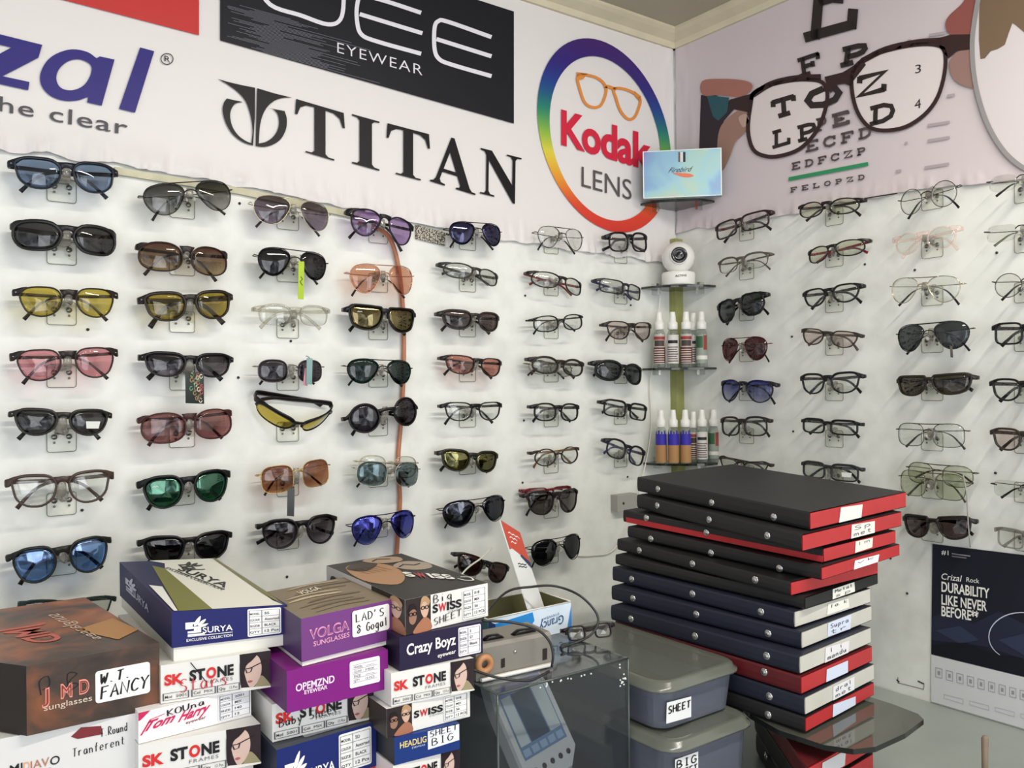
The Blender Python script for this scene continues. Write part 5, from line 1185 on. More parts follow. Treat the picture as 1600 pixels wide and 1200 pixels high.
# ---- third stack
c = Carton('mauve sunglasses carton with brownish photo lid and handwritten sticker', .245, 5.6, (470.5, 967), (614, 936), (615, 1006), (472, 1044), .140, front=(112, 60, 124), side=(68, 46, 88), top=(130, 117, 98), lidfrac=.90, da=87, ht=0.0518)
m2, m3 = c.fm(.0005), c.fm(.001); PK = lin((226, 160, 190))
text(c.lid, 'VOLGA', m2, (.08, .48), (.50, .50), (0, .22), PK, PRINT, .03); text(c.lid, 'VOLGA', m3, (.09, .495), (.49, .515), (0, .19), lin((150, 80, 140)), PRINT, -.005); text(c.lid, 'SUNGLASSES', m2, (.12, .30), (.50, .33), (0, .11), PK, PRINT, .01)
c.sticker(.53, .95, .28, .92); hand(c.st, "LAD'S", c.fm(.0014), (.57, .64), (.90, .66), (0, .19), BLK, .012); hand(c.st, '& Gogal', c.fm(.0014), (.58, .36), (.94, .40), (0, .20), BLK, .012)
t2 = c.tm(.0006); random.seed(11)
for k in range(9):
    y = .08+k*.1; x = .05+random.random()*.3; c.lid.poly(curve2([(x, y), (x+.3, y+.05), (x+.6, y+.02), (x+.55, y+.07), (x+.2, y+.09)], 3, True), t2, PRINT, lin(random.choice([(176, 158, 132), (112, 96, 76), (196, 180, 152), (128, 112, 92)])))
text(c.lid, 'VOLGA', c.tm(.001), (.30, .66), (.56, .72), (0, .12), lin((220, 210, 190)), PRINT, .02); c.done()
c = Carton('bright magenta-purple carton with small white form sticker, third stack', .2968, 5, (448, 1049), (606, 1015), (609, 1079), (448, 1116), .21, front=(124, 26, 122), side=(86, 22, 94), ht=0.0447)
m2 = c.fm(.0005); text(c.lid, 'OPEMZND', m2, (.08, .47), (.45, .49), (0, .17), lin((236, 214, 232)), PRINT, .02); text(c.lid, 'EYEWEAR', m2, (.16, .36), (.38, .37), (0, .09), lin((236, 214, 232)), PRINT, .02)
c.sticker(.60, .91, .24, .90, col=(238, 236, 238), rows=0)
for k in range(5): c.st.stroke([(.63, .36+k*.11), (.88, .37+k*.11)], .008, c.fm(.0014), PRINT, lin((120, 116, 124)))
for k, w_ in enumerate(('QTY', 'SIZE', 'COLOUR', 'MODEL')): text(c.st, w_, c.fm(.0014), (.64, .385+k*.11), (.70+.01*k, .385+k*.11), (0, .055), lin((70, 66, 74)), PRINT); text(c.st, ('12 PCS', '', 'MIX', '')[k] or '-', c.fm(.0014), (.76, .385+k*.11), (.85, .39+k*.11), (0, .05), lin((70, 66, 74)), PRINT)
c.done()
c = Carton('white spectacle-frame carton with handwriting, half covered by the magenta carton', .3415, 4, (425, 1101), (588, 1066), (588, 1119), (424, 1160), .21, ht=0.0413)
sk_print(c, lambda mb, m: hand(mb, 'Baby Sheet', m, (.06, .36), (.62, .42), (0, .22), BLK, .010)); c.done()
c = Carton('royal blue carton with white form, lowest of the third stack', .3828, 4, (432, 1172), (588, 1127), (587, 1197), (433, 1247), .235, front=(26, 39, 104), side=(48, 56, 72), top=(66, 70, 78))
m2 = c.fm(.0005); flame_logo(c.lid, m2, .10, .16, .16, .66, WHT); text(c.lid, 'SURYA', m2, (.28, .20), (.56, .22), (0, .20), WHT, PRINT, .012)
c.lid.poly([(.30, .04), (.86, .04), (.84, .5), (.30, .5)], c.tm(.0006), PRINT, lin((176, 178, 184)))
c.sticker(.60, .94, .10, .94, rows=4, txt=[('MODEL', '5D'), ('COLOUR', 'Assorted'), ('SIZE', 'BLACK'), ('QTY', '12 Pcs')]); c.done()
s3 = c; Carton.K = .2345/.242
# ---- fourth stack
def swiss_front(c, hand1=None, hand2=None, col=(234, 232, 228)):
    m1, m2, m3 = c.fm(.0004), c.fm(.0008), c.fm(.0012); faces(c.lid, (m1, m2, m3), 0, .29, 0, 1)
    for ch, a, b, k in (('S', .31, .375, BLK), ('W', .38, .475, lin((190, 40, 48))), ('ISS', .48, .66, BLK)): text(c.lid, ch, m2, (a, .46), (b, .47), (0, .22), k, PRINT, .035)
    text(c.lid, 'EYEWEAR', m2, (.50, .36), (.66, .37), (0, .06), lin((110, 108, 110)), PRINT, 0, 0, 1.15)
    c.sticker(.67, .97, .06, .96, col=(232, 232, 228), rows=4, txt=[('MODEL', '018'), ('COLOUR', 'MIX'), ('SIZE', '56'), ('QTY', '12 PCS')])
    if hand1: hand(c.lid, hand1, m3, (.32, .74), (.56, .78), (0, .22), BLK, .012); hand(c.lid, hand2, m3, (.32, .10), (.67, .22), (0, .20), BLK, .011)
c = Carton('dark carton with blurred portrait lid and white front label, topmost of the fourth stack', .242, 4.3, (633, 937.5), (762, 911), (762, 968), (635, 994), .232, side=(206, 200, 196), top=(48, 45, 44), ht=0.0408)
swiss_front(c, 'Big', 'SHEET')
t1, t2, t3 = c.tm(.0004), c.tm(.0008), c.tm(.0012)
c.lid.poly(curve2([(.02, .5), (.12, .86), (.42, .90), (.58, .72), (.48, .46), (.22, .30)], 4, True), t1, PRINT, lin((172, 132, 98)))
c.lid.poly(curve2([(.42, .95), (.60, 1.0), (.86, .92), (.80, .80), (.56, .82)], 4, True), t1, PRINT, lin((170, 146, 122))); c.lid.poly(curve2([(.58, .70), (.80, .78), (.98, .66), (.90, .52), (.68, .54)], 4, True), t1, PRINT, lin((164, 148, 132)))
c.lid.poly(curve2([(.10, .82), (.30, .92), (.50, .84), (.36, .74), (.2, .70)], 4, True), t2, PRINT, lin((70, 56, 46)))
for k in range(5): c.lid.stroke([(.14+k*.07, .78), (.20+k*.07, .62)], .01, t2, PRINT, lin((140, 104, 76)))
c.lid.stroke([(.62, .66), (.72, .70), (.80, .64), (.90, .66)], .016, t2, PRINT, lin((52, 46, 44))); c.lid.stroke([(.50, .90), (.60, .94), (.74, .89)], .016, t2, PRINT, lin((60, 50, 46)))
for ch, a, k in (('S', .0, WHT), ('W', .2, lin((190, 60, 66))), ('ISS', .42, WHT)): text(c.lid, ch, t3, (.46+a*.42, .42-a*.30), (.46+(a+.17+(.24 if ch == 'ISS' else 0))*.42, .42-(a+.17+(.24 if ch == 'ISS' else 0))*.30), (.05, .11), k, PRINT, .03)
c.lid.stroke(curve2([(.90, .20), (.97, .16), (.93, .09), (.86, .12), (.84, .18)], 3), .014, t3, PRINT, WHT)
l2 = c.lm(.0006); l3 = c.lm(.001)
for ch, a, b, k in (('S', .06, .16, BLK), ('W', .18, .30, lin((190, 40, 48))), ('ISS', .32, .56, BLK)): text(c.lid, ch, l2, (a, .22), (b, .22), (0, .5), k, PRINT, .04)
faces(c.lid, (l2, l3, c.lm(.0014)), .62, 1.0, 0, 1); c.done()
c = Carton('dark indigo carton with white bold lettering, fourth stack', .2828, 4.5, (624, 996), (754, 971), (753, 1028), (616, 1051), .225, front=(34, 25, 57), side=(28, 22, 44), ht=0.0385)
m2 = c.fm(.0005); text(c.lid, 'Crazy Boyz', m2, (.08, .42), (.66, .46), (0, .32), WHT, PRINT, .02); text(c.lid, 'eyewear', m2, (.44, .16), (.66, .19), (0, .12), WHT, PRINT, .01)
c.sticker(.69, .97, .05, .95, col=(230, 228, 232), rows=4, txt=[('MODEL', '2'), ('SIZE', '57'), ('COLOUR', 'Black'), ('QTY', '')]); c.done()
c = Carton('white spectacle-frame carton with printed woman, right under the indigo carton', .3213, 4.5, (611, 1052), (740, 1028), (738, 1076), (609, 1105), .225, ht=0.0384); sk_print(c); c.done()
c = Carton('white carton with two printed faces and red W, fourth stack below the frame carton', .3597, 4.5, (604, 1108), (734, 1077), (733, 1123), (606, 1153), .225, side=(50, 42, 40), ht=0.0328); swiss_front(c); c.done()
c = Carton('blue-based carton with white handwritten panel, near the bottom of the fourth stack', .3925, 4.5, (616, 1154), (718, 1130), (718, 1167), (616, 1196), .215, front=(24, 53, 118), side=(40, 44, 48), ht=0.0305)
m2, m3 = c.fm(.0005), c.fm(.001); text(c.lid, 'HEADLIG', m2, (.08, .58), (.48, .60), (0, .22), lin((224, 200, 130)), PRINT, .02); c.lid.poly([(.50, .28), (.99, .36), (.99, .98), (.50, .98)], m2, PRINT, lin((228, 230, 232)))
hand(c.lid, 'SHEET', m3, (.53, .74), (.98, .80), (0, .22), BLK, .016); hand(c.lid, 'BIG', m3, (.56, .40), (.92, .46), (0, .26), BLK, .016); text(c.lid, 'EYEWEAR', m2, (.26, .46), (.46, .47), (0, .07), lin((190, 200, 220)), PRINT); c.done()
c = Carton('white spectacle-frame carton at the very bottom of the fourth stack', .4230, 4.5, (614, 1197), (718, 1168), (717, 1215), (614, 1246), .215); sk_print(c); c.done()
# plain cartons that carry the stacks on the counter, just under the picture
def under(c, col, label, ext=0.0):
    z = min(c.bl.z, c.br.z)-.0008; o = V((c.bl.x, c.bl.y, ZK+.0005))
    root = empty('carton', o, label, 'box', 'stacked cartons of sunglasses and frames')
    mb = MB(); mb.box(o-c.n*(.012 if not ext else .002)+c.x*.006, c.x*(c.W-.012+ext), c.dv*.86, V((0, 0, z-o.z)), pbr('plain_card', col, .6, noise_amt=.06, noise_scale=30)); mb.build('carton_base', root)
under(s1, (206, 202, 194), 'plain pale carton under the white handwritten carton of the first stack')
under(s2, (212, 208, 200), 'plain pale carton at the foot of the second stack')
under(s3, (206, 62, 52), 'orange red carton at the foot of the third stack', .010)
under(c, (214, 210, 204), 'plain pale carton at the foot of the fourth stack')
Carton.K = 1.0

# ================================================================ pile of sample files
def on_ray(px, py, fc, dist):
    """point on the sight line whose level distance from fc is dist (a file is rigid: its length is known)"""
    d = ray(px, py); a = V((CAM.x-fc.x, CAM.y-fc.y)); b = V((d.x, d.y))
    A = b.dot(b); Bq = 2*a.dot(b); Cq = a.dot(a)-dist*dist; disc = Bq*Bq-4*A*Cq
    t = (-Bq+math.sqrt(max(0, disc)))/(2*A) if disc > 0 else -Bq/(2*A)
    return CAM+d*t
FAB = {'black': pbr('black_binder_cloth', (27, 26, 27), .55, noise_amt=.12, noise_scale=90, bump=.15), 'navy': pbr('navy_binder_cloth', (27, 31, 48), .55, noise_amt=.12, noise_scale=90, bump=.15), 'red': pbr('red_binder_cloth', (92, 19, 25), .5, noise_amt=.12, noise_scale=60, bump=.1)}
ENDM = {'red': pbr('red_end_paper', (178, 38, 43), .45, noise_amt=.08, noise_scale=40), 'grey': pbr('grey_end_paper', (196, 194, 184), .5, noise_amt=.06, noise_scale=30), 'black': FAB['black']}
SNAP = pbr('snap_metal', (200, 200, 196), .25, .9)
def sample_file(label, H, fc, lpx, rpx, th, dl, de, cover, end, snaps, lab=None, writing=None, strip=None, side=None, slope=None):
    F = HZ(fc[0], fc[1], H); Lp = on_ray(*lpx, F, dl); Rp = on_ray(*rpx, F, de)
    if slope: Lp.z = F.z+slope[0]*dl; Rp.z = F.z+slope[1]*de
    Bp = Lp+Rp-F
    th = th-.0030; dn = V((0, 0, -th)); root = empty('sample_file', F+dn, label, 'file', 'sample files stacked on the glass shelf')
    ax = (Lp-F).normalized(); ex = (Rp-F).normalized(); nl = -V((ex.x, ex.y, 0)).normalized(); ne = -V((ax.x, ax.y, 0)).normalized()
    fl = V((-ax.y, ax.x, 0)); fl = fl if fl.dot(ex) < 0 else -fl; fl.normalize()
    fe = V((-ex.y, ex.x, 0)); fe = fe if fe.dot(ax) < 0 else -fe; fe.normalize()
    # cover: top board, wrapped spine on the long side, bottom board, with a slight wave in the cloth
    mb = MB(); n = 14; rows = []
    for t_, dz, o in ((1, 0, .0), (.5, .0006, .0), (0, .0008, .0006), (0, -.002, .0018), (0, -th*.5, .0024), (0, -th*.85, .0018), (0, -th, .0004), (1, -th, 0)):
        row = []
        for i in range(n+1):
            f = i/n; p = F+(Lp-F)*f+(Bp-Lp)*t_; wv = .0011*noise.noise(V((f*6, H*90, t_*3))) if t_ == 0 else 0
            row.append(p+fl*(o+wv)+V((0, 0, dz+(wv*.8 if dz < -th*.7 else 0))))
        rows.append(row)
    rows[0] = [p+(fl*-.0005) for p in rows[0]]
    mb.grid(rows, FAB[cover], False)
    a, b = rows[0][-1], rows[-1][-1]; mb.face([Lp, Bp, Bp+dn, Lp+dn], FAB[cover]); mb.face([Bp, Rp, Rp+dn, Bp+dn], FAB[cover])
    mb.build('cover', root, fix=False)
    mb = MB(); i1 = -fe*.0002; e0 = F+fe*.0003; e1 = Rp+fe*.0003
    mb.box(e0+dn*.96-ax*0, (e1-e0), -fe*.004, -dn*.92, ENDM[end]); mb.build('end_panel', root)
    if side:
        mb = MB(); mb.box(F+dn*.98+fl*.0026, (Lp-F)*.98, fl*.0008, -dn*.45, ENDM['red']); mb.build('fold_strip', root)
    for x, y in snaps:
        c = PL(x, y, F+fl*.0024, fl); sb = MB(); sb.lathe(c, [(.0056, -.0006), (.0056, .0006), (.0045, .0016), (.0036, .0012), (.0030, .0020), (.0001, .0026)], SNAP, 14, axis=fl); sb.build('snap', root)
    if lab:
        col, q = lab; sb = MB(); pts = [PL(x, y, F+fe*.0010, fe) for x, y in q]
        for p in pts:               # the sticker stays on its own end panel
            zt = F.z+(Rp.z-F.z)*((p-F).dot(ex)/(Rp-F).length)-.0006; p.z = min(zt, max(zt-th+.0012, p.z))
        nl2 = 4; sb.grid([[pts[0]+(pts[3]-pts[0])*k/nl2 for k in range(nl2+1)], [pts[1]+(pts[2]-pts[1])*k/nl2 for k in range(nl2+1)]], PRINT, False, ink=lin(col))
        if writing:
            mp = lambda u, v: pts[3]+(pts[2]-pts[3])*u+(pts[0]-pts[3])*v+fe*.0004
            for k, wtxt in enumerate(writing): hand(sb, wtxt, mp, (.10, .56-.44*k), (.92, .60-.44*k), (0, .30), lin((70, 72, 86)), .03)
        sb.build('label_sticker', root, fix=False)
LW = (226, 226, 216); LB = (206, 214, 232)
# H of each top, corners: near corner, far long corner, far end corner
FL = [
 ('black file with red end, topmost of the pile', .180, (1266, 801), (997, 746), (1415, 768), .0265, .37, .26, 'black', 'red', [(1028, 764), (1112, 785.5), (1209, 808)], (LW, [(1314, 793), (1348, 788), (1346, 813), (1311, 821)]), ['', '']),
 ('black file with red end, second from the top of the pile', .2074, (1254, 836), (997, 777), (1408, 800), .0250, .37, .26, 'black', 'red', [(1027, 790), (1108, 812), (1199, 837)], (LW, [(1331, 820), (1367, 814), (1367, 838), (1330, 846)]), ['Sp', 'met']),
 ('file with red underside and red end, third from the top', .2329, (1287, 857), (975, 792), (1399, 831), .0222, .38, .19, 'black', 'red', [(1010, 809.5), (1104, 832)], (LW, [(1337, 846), (1364, 840), (1363, 855), (1336, 864)]), ['lm']),
 ('black file with red end and white rounded label, fourth from the top', .2556, (1284, 887), (982, 822), (1405, 849), .0200, .37, .22, 'black', 'red', [(1017, 842), (1111, 864), (1218, 888)], ((232, 232, 234), [(1336, 876), (1374, 866), (1372, 885), (1334, 894)]), ['vk']),
 ('black file with bright red end, fifth from the top', .2762, (1236, 910), (966, 842), (1371, 875), .0210, .36, .20, 'black', 'red', [(999, 860), (1082, 881), (1180, 906)], None, None),
 ('all-black file with a handwritten white label, sixth from the top', .2975, (1258, 934), (963, 868), (1371, 892), .0185, .36, .20, 'black', 'black', [], (LW, [(1301, 917), (1335, 906), (1336, 926), (1301, 938)]), ['Metal', 'sp']),
 ('navy file with pale grey end, seventh from the top', .3163, (1242, 956), (958, 882), (1359, 922), .0245, .355, .19, 'navy', 'grey', [(987, 905), (1082, 928), (1189, 956)], (LW, [(1294, 944), (1326, 935), (1327, 949), (1292, 961)]), ['lack']),
 ('navy file with pale grey end and blue handwritten label, eighth from the top', .3412, (1253, 988), (957, 917), (1361, 945), .0250, .352, .19, 'navy', 'grey', [(989, 935), (1088, 960), (1200, 990)], (LB, [(1294, 971), (1330, 960), (1329, 984), (1293, 995)]), ['Supra', 'tr']),
 ('navy file with pale grey end, ninth from the top', .3667, (1250, 1026), (956, 946), (1360, 980), .0258, .35, .19, 'navy', 'grey', [(986, 967), (1086, 994), (1198, 1025)], ((222, 220, 222), [(1290, 1012), (1327, 1001), (1326, 1024), (1289, 1036)]), ['li', 'mandu']),
 ('red file with blue-white label, tenth from the top', .3930, (1252, 1058), (962, 990), (1362, 1013), .0255, .35, .19, 'red', 'red', [(1194, 1050)], (LB, [(1292, 1046), (1325, 1032), (1325, 1054), (1291, 1066)]), None),
 ('navy file with pale grey end, eleventh from the top', .4190, (1258, 1090), (962, 1020), (1365, 1038), .0258, .35, .19, 'navy', 'grey', [(1202, 1088)], ((224, 224, 226), [(1302, 1073), (1335, 1057), (1335, 1080), (1302, 1098)]), ['dral', 'met']),
 ('black file with red end and rounded label, lowest on the glass shelf', .4453, (1259, 1122), (962, 1050), (1365, 1074), .0212, .35, .19, 'black', 'red', [(1200, 1117)], (LB, [(1302, 1100), (1337, 1088), (1337, 1107), (1301, 1123)]), None),
]
for k, r_ in enumerate(FL): sample_file(*r_, side=(k == 2), slope=(max(0, .044-.0055*k), .024-.0012*k))
# glass shelf under the pile
ZS = CAM.z-.4675
EDGE = clear('dark_glass', (128, 132, 124), (120, 122, 112), .40, .04)
root = empty('glass_shelf', (-.45, -.55, ZS-.007), 'dark smoked glass slab with rounded corner under the pile of files', 'shelf')
mb = MB(); pts = [(-.360, -.30), (-.365, -.742), (-.372, -.785), (-.385, -.800), (-.45, -.809), (-.520, -.808), (-.548, -.795), (-.566, -.765), (-.572, -.70), (-.556, -.64), (-.545, -.62), (-.545, -.30)]
lo = [V((x, y, ZS-.007)) for x, y in pts]; hi = [V((x, y, ZS)) for x, y in pts]
b = mb.grid([lo, hi], clear('dark_glass_edge', (40, 44, 42), (34, 38, 36), .7, .08), False, close_u=True); n = len(pts); mb.cap([b+k for k in range(n)][::-1], EDGE); mb.cap([b+n+k for k in range(n)], EDGE); mb.build('glass_panel', root)
FL2 = [('dark red file with a curled white label, under the glass slab', .492, (1262, 1200), (1180, 1166), (1362, 1176), .030, .26, .17, 'red', 'red', [(1197, 1181)], ((206, 206, 208), [(1285, 1192), (1322, 1172), (1320, 1196), (1284, 1216)]), None),
       ('black file with red end, second below the glass slab', .5225, (1264, 1238), (1182, 1200), (1364, 1212), .031, .26, .17, 'black', 'red', [], None, None),
       ('black file lying directly on the counter below the glass slab', .5540, (1266, 1276), (1184, 1236), (1366, 1248), .0335, .26, .17, 'black', 'red', [], None, None)]
for r_ in FL2: sample_file(*r_, slope=(0, 0))
mb = MB()
for x, y in ((-.40, -.34), (-.52, -.34)): mb.lathe((x, y, ZK+.0005), [(.012, 0), (.012, .004), (.006, .006), (.006, ZS-.007-ZK-.007), (.012, ZS-.007-ZK-.006), (.012, ZS-.007-ZK-.0008)], CHROME, 14)
mb.build('support_post', root)

# ================================================================ clear storage tubs
TUB = clear('frosted_tub', (196, 200, 206), (158, 164, 180), .27, .22)
LIDM = clear('frosted_lid', (176, 180, 170), (146, 150, 138), .40, .2)
def rrect(x0, x1, y0, y1, r, z, yaw=0, c=None, k=5):
    o = []
    for cx, cy, a0 in ((x1-r, y1-r, 0), (x0+r, y1-r, 90), (x0+r, y0+r, 180), (x1-r, y0+r, 270)):
        for j in range(k):
            a = math.radians(a0+90*j/(k-1)); o.append(V((cx+r*math.cos(a), cy+r*math.sin(a), z)))
    return o
def tub(label, x0, x1, y0, y1, zt, zb, lab, words, lid_h=.013, contents=()):
    root = empty('storage_tub', ((x0+x1)/2, (y0+y1)/2, zb), label, 'box', 'lidded clear plastic tubs')
    mb = MB(); e = .006; t = .002; zr = zt-lid_h+.002
    rows = [rrect(x0+e+.006, x1-e-.006, y0+e+.006, y1-e-.006, .022, zb), rrect(x0+e, x1-e, y0+e, y1-e, .024, zr), rrect(x0+e+t, x1-e-t, y0+e+t, y1-e-t, .022, zr), rrect(x0+e+t+.006, x1-e-t-.006, y0+e+t+.006, y1-e-t-.006, .02, zb+t)]
    b = mb.grid(rows, TUB, False, close_u=True); n = len(rows[0]); mb.cap([b+k for k in range(n)][::-1], TUB); mb.cap([b+3*n+k for k in range(n)], TUB); mb.build('tub_body', root)
    mb = MB(); rows = [rrect(x0+.002, x1-.002, y0+.002, y1-.002, .026, zt-lid_h), rrect(x0-.002, x1+.002, y0-.002, y1+.002, .03, zt-lid_h), rrect(x0-.002, x1+.002, y0-.002, y1+.002, .03, zt-lid_h+.003), rrect(x0+.002, x1-.002, y0+.002, y1-.002, .028, zt-lid_h+.005), rrect(x0+.004, x1-.004, y0+.004, y1-.004, .028, zt-.002), rrect(x0+.010, x1-.010, y0+.010, y1-.010, .024, zt), rrect(x0+.020, x1-.020, y0+.020, y1-.020, .02, zt-.003)]
    b = mb.grid(rows, LIDM, True, close_u=True); mb.cap([b+6*n+k for k in range(n)], LIDM); mb.build('lid', root)
    if lab:
        mb = MB(); nn = V((0, -1, 0)); p0 = V((0, y0+e-.0008, 0)); q = [PL(x, y, p0, nn) for x, y in lab]
        mb.face(q, PRINT, lin((226, 228, 228))); mp = lambda u, v: q[3]+(q[2]-q[3])*u+(q[0]-q[3])*v-V((0, .0006, 0))
        for k, (s_, v) in enumerate(words): hand(mb, s_, mp, (.06, v), (.98, v+.04), (0, .34), BLK, .05)
        mb.build('label_sticker', root, fix=False)
tub('frosted clear tub with a handwritten sheet label, upper of two beside the files', -.735, -.566, -.640, -.352, CAM.z-.390, CAM.z-.4545, [(1042, 1098), (1080, 1088), (1080, 1120), (1041, 1131)], [('SHEET', .46)])
tub('frosted clear tub with a bigger sheet label, lower of two beside the files', -.745, -.574, -.668, -.340, CAM.z-.4555, ZK+.0008, [(1055, 1187), (1091, 1174), (1091, 1208), (1055, 1220)], [('BIG', .56), ('SHEET', .1)])
def pack(x0, x1, y0, y1, z0, z1, col, label):
    mb = MB(); mb.box((x0, y0, z0), (x1-x0, 0, 0), (0, y1-y0, 0), (0, 0, z1-z0), pbr('wrapped_pack', col, .35, noise_amt=.15, noise_scale=50)); tag(mb.build('packet'), label, 'packet', 'packets inside the tubs')
zz = CAM.z-.4545
pack(-.652, -.585, -.612, -.40, zz+.003, zz+.040, (110, 124, 150), 'blue-grey packet showing through the right of the upper tub')
pack(-.715, -.660, -.612, -.38, zz+.003, zz+.034, (78, 76, 92), 'dark packet showing through the left of the upper tub')
pack(-.660, -.598, -.636, -.40, ZK+.004, ZK+.095, (104, 104, 138), 'violet grey packet showing through the right of the lower tub')
pack(-.722, -.668, -.636, -.40, ZK+.004, ZK+.080, (82, 84, 92), 'grey packet showing through the left of the lower tub')

# ================================================================ acrylic case with the measuring device
ACR = clear('aged_acrylic', (230, 232, 234), (112, 118, 122), .08, .05)
ZT = CAM.z-.360; y0 = HZ(774, 1084, .360).y; x0 = HZ(774, 1084, .360).x+.003; x1 = HZ(981, 1027, .360).x; y1 = y0+.235; t = .003
root = empty('display_case', ((x0+x1)/2, (y0+y1)/2, ZK), 'clear acrylic case covering a small measuring device', 'case')
for nm, a, b in (('front_panel', (x0, y0, ZK+.001), (x1, y0+t, ZT-t)), ('side_panel', (x0, y0+t, ZK+.001), (x0+t, y1, ZT-t)), ('side_panel', (x1-t, y0+t, ZK+.001), (x1, y1, ZT-t)), ('top_panel', (x0, y0, ZT-t), (x1, y1, ZT))):
    mb = MB(); a, b = V(a), V(b); d = b-a; mb.box(a, (d.x, 0, 0), (0, d.y, 0), (0, 0, d.z), ACR); mb.build(nm, root)
mb = MB(); mb.box((x0+t, y1-.004, ZK+.001), (x1-x0-2*t, 0, 0), (0, .004, 0), (0, 0, ZT-ZK-.006), pbr('dark_backing', (66, 74, 74), .6, noise_amt=.2, noise_scale=12)); mb.build('back_panel', root)
EM = clear('glued_edge', (120, 132, 126), (88, 100, 94), .6, .08)
mb = MB()
for a, b in (((x0, y0, ZT-.0015), (x1, y0, ZT-.0015)), ((x0, y0, ZK+.01), (x0, y0, ZT-.0015)), ((x1, y0, ZK+.01), (x1, y0, ZT-.0015)), ((x0, y0, ZT-.0015), (x0, y1, ZT-.0015)), ((x1, y0, ZT-.0015), (x1, y1, ZT-.0015))): mb.tube([a, b], .0014, EM, 6)
for k in range(26):                 # dried beads of glue along the joints
    random.seed(k); 
    p = V((x0+.05+random.random()*.10, y0-.0004, ZT-.004-random.random()*.004)) if k < 12 else V((x1-.004-random.random()*.012, y0-.0004, ZT-.006-random.random()*.03))
    mb.lathe(p, [(.0001, -.0012), (.0011, -.0006), (.0013, .0002), (.0007, .0008), (.0001, .0010)], pbr('glue_bead', (214, 220, 216), .15), 6, axis=(random.random()-.5, -1, random.random()-.5))
mb.build('glued_edge', root)
# device: a tilted grey panel head on a neck
dn = V((.10, -.86, .50)).normalized(); pc = PL(833, 1122, V((0, y0+.058, 0)), V((0, -1, 0)))
rt = V((.985, .11, 0)); rt = (rt-dn*rt.dot(dn)).normalized(); up_ = dn.cross(rt)*1.0
if up_.z < 0: up_ = -up_
lean = -.10; up2 = (up_*math.cos(lean)+rt*math.sin(lean)); rt2 = (rt*math.cos(lean)-up_*math.sin(lean))
D = lambda u, v, l=0: pc+rt2*u+up2*v+dn*l
root = empty('measuring_device', (pc.x, pc.y+.02, ZK), 'grey measuring device with a blue screen inside the acrylic case', 'device')
DG = pbr('device_shell', (206, 208, 206), .4); mb = MB()
out = [(-.050, -.062), (-.030, -.076), (.030, -.076), (.050, -.056), (.050, .030), (.040, .062), (.030, .068), (-.030, .068), (-.044, .062), (-.050, .030)]
rows = [[D(u*s_, v*s_, l) for u, v in out] for s_, l in ((.92, -.026), (1, -.020), (1, -.004), (.96, 0))]
b = mb.grid(rows, DG, False, close_u=True); n = len(out); mb.cap([b+k for k in range(n)][::-1], DG); mb.cap([b+3*n+k for k in range(n)], DG)
c0 = V((D(0, -.05).x, D(0, -.05).y+.030, 0)); mb.tube([D(0, -.03, -.02), V((c0.x, c0.y, D(0, -.06).z-.005)), V((c0.x, c0.y, ZK+.018))], [(.022, .02), (.024, .022), (.03, .026)], DG, 12); mb.box((c0.x-.050, c0.y-.040, ZK+.001), (.10, 0, 0), (0, .085, 0), (0, 0, .018), DG); mb.build('shell', root)
mb = MB(); mp = lambda u, v: D(u, v, .0006); mp2 = lambda u, v: D(u, v, .0010)
mb.poly([(-.040, -.040), (.040, -.040), (.040, .052), (-.040, .052)], mp, PRINT, lin((104, 134, 172)))
mb.poly([(-.040, .040), (.040, .040), (.040, .052), (-.040, .052)], mp2, PRINT, lin((116, 120, 176)))
mb.poly([(-.038, -.024), (-.020, -.024), (-.022, .038), (-.038, .038)], mp2, PRINT, lin((196, 206, 206))); mb.poly([(.018, -.024), (.038, -.024), (.038, .040), (.016, .040)], mp2, PRINT, lin((196, 206, 206)))
mb.poly([(-.018, -.024), (.016, -.024), (.014, .038), (-.020, .038)], mp2, PRINT, lin((48, 66, 88)))
for k in range(5): mb.poly([(-.038+k*.0155, -.037), (-.026+k*.0155, -.037), (-.026+k*.0155, -.028), (-.038+k*.0155, -.028)], mp2, PRINT, lin((150, 176, 204)))
mb.build('screen', root, fix=False)
for k in range(5):
    mb = MB(); mb.lathe(D(-.030+k*.0155, -.056, 0), [(.0034, 0), (.0036, .001), (.0024, .0018), (.0001, .002)], plast((40, 40, 44)), 12, axis=dn); mb.build('button', root)
# grey metal unit lying on the case, cables, coil, bar
GM = pbr('grey_enamel', (126, 122, 114), .42, noise_amt=.08, noise_scale=25)
br = HZ(862, 1040, .360); bl = HZ(744, 1066, .360); xv = (br-bl).normalized(); nv = V((xv.y, -xv.x, 0)); Wd = (br-bl).length; hz_ = .0425; dd = .062
root = empty('metal_unit', (bl+br)/2+V((0, 0, .0005)), 'grey metal unit with black vents and knobs lying on the acrylic case', 'device')
mb = MB(); o = V((bl.x, bl.y, ZT+.0006)); ch = .004
sec = [(0, 0), (0, hz_-ch), (ch, hz_), (dd-ch, hz_), (dd, hz_-ch), (dd, 0)]
rows = [[o+xv*a-nv*b+V((0, 0, c)) for b, c in sec] for a in (0, Wd)]
b = mb.grid(rows, GM, False, close_u=True); mb.cap([b+k for k in range(6)], GM); mb.cap([b+6+k for k in range(6)][::-1], GM); mb.build('housing', root)
mb = MB(); mf = lambda x, y: PL(x, y, o+nv*.0006, nv)
for q in ([(783, 1030), (789, 1028), (789, 1042), (783, 1044)], [(848, 1014), (855, 1012.5), (855, 1030), (848, 1032)]):
    mb = MB(); mb.poly(q, mf, PRINT, lin((40, 34, 32))); mb.build('vent', root, fix=False)
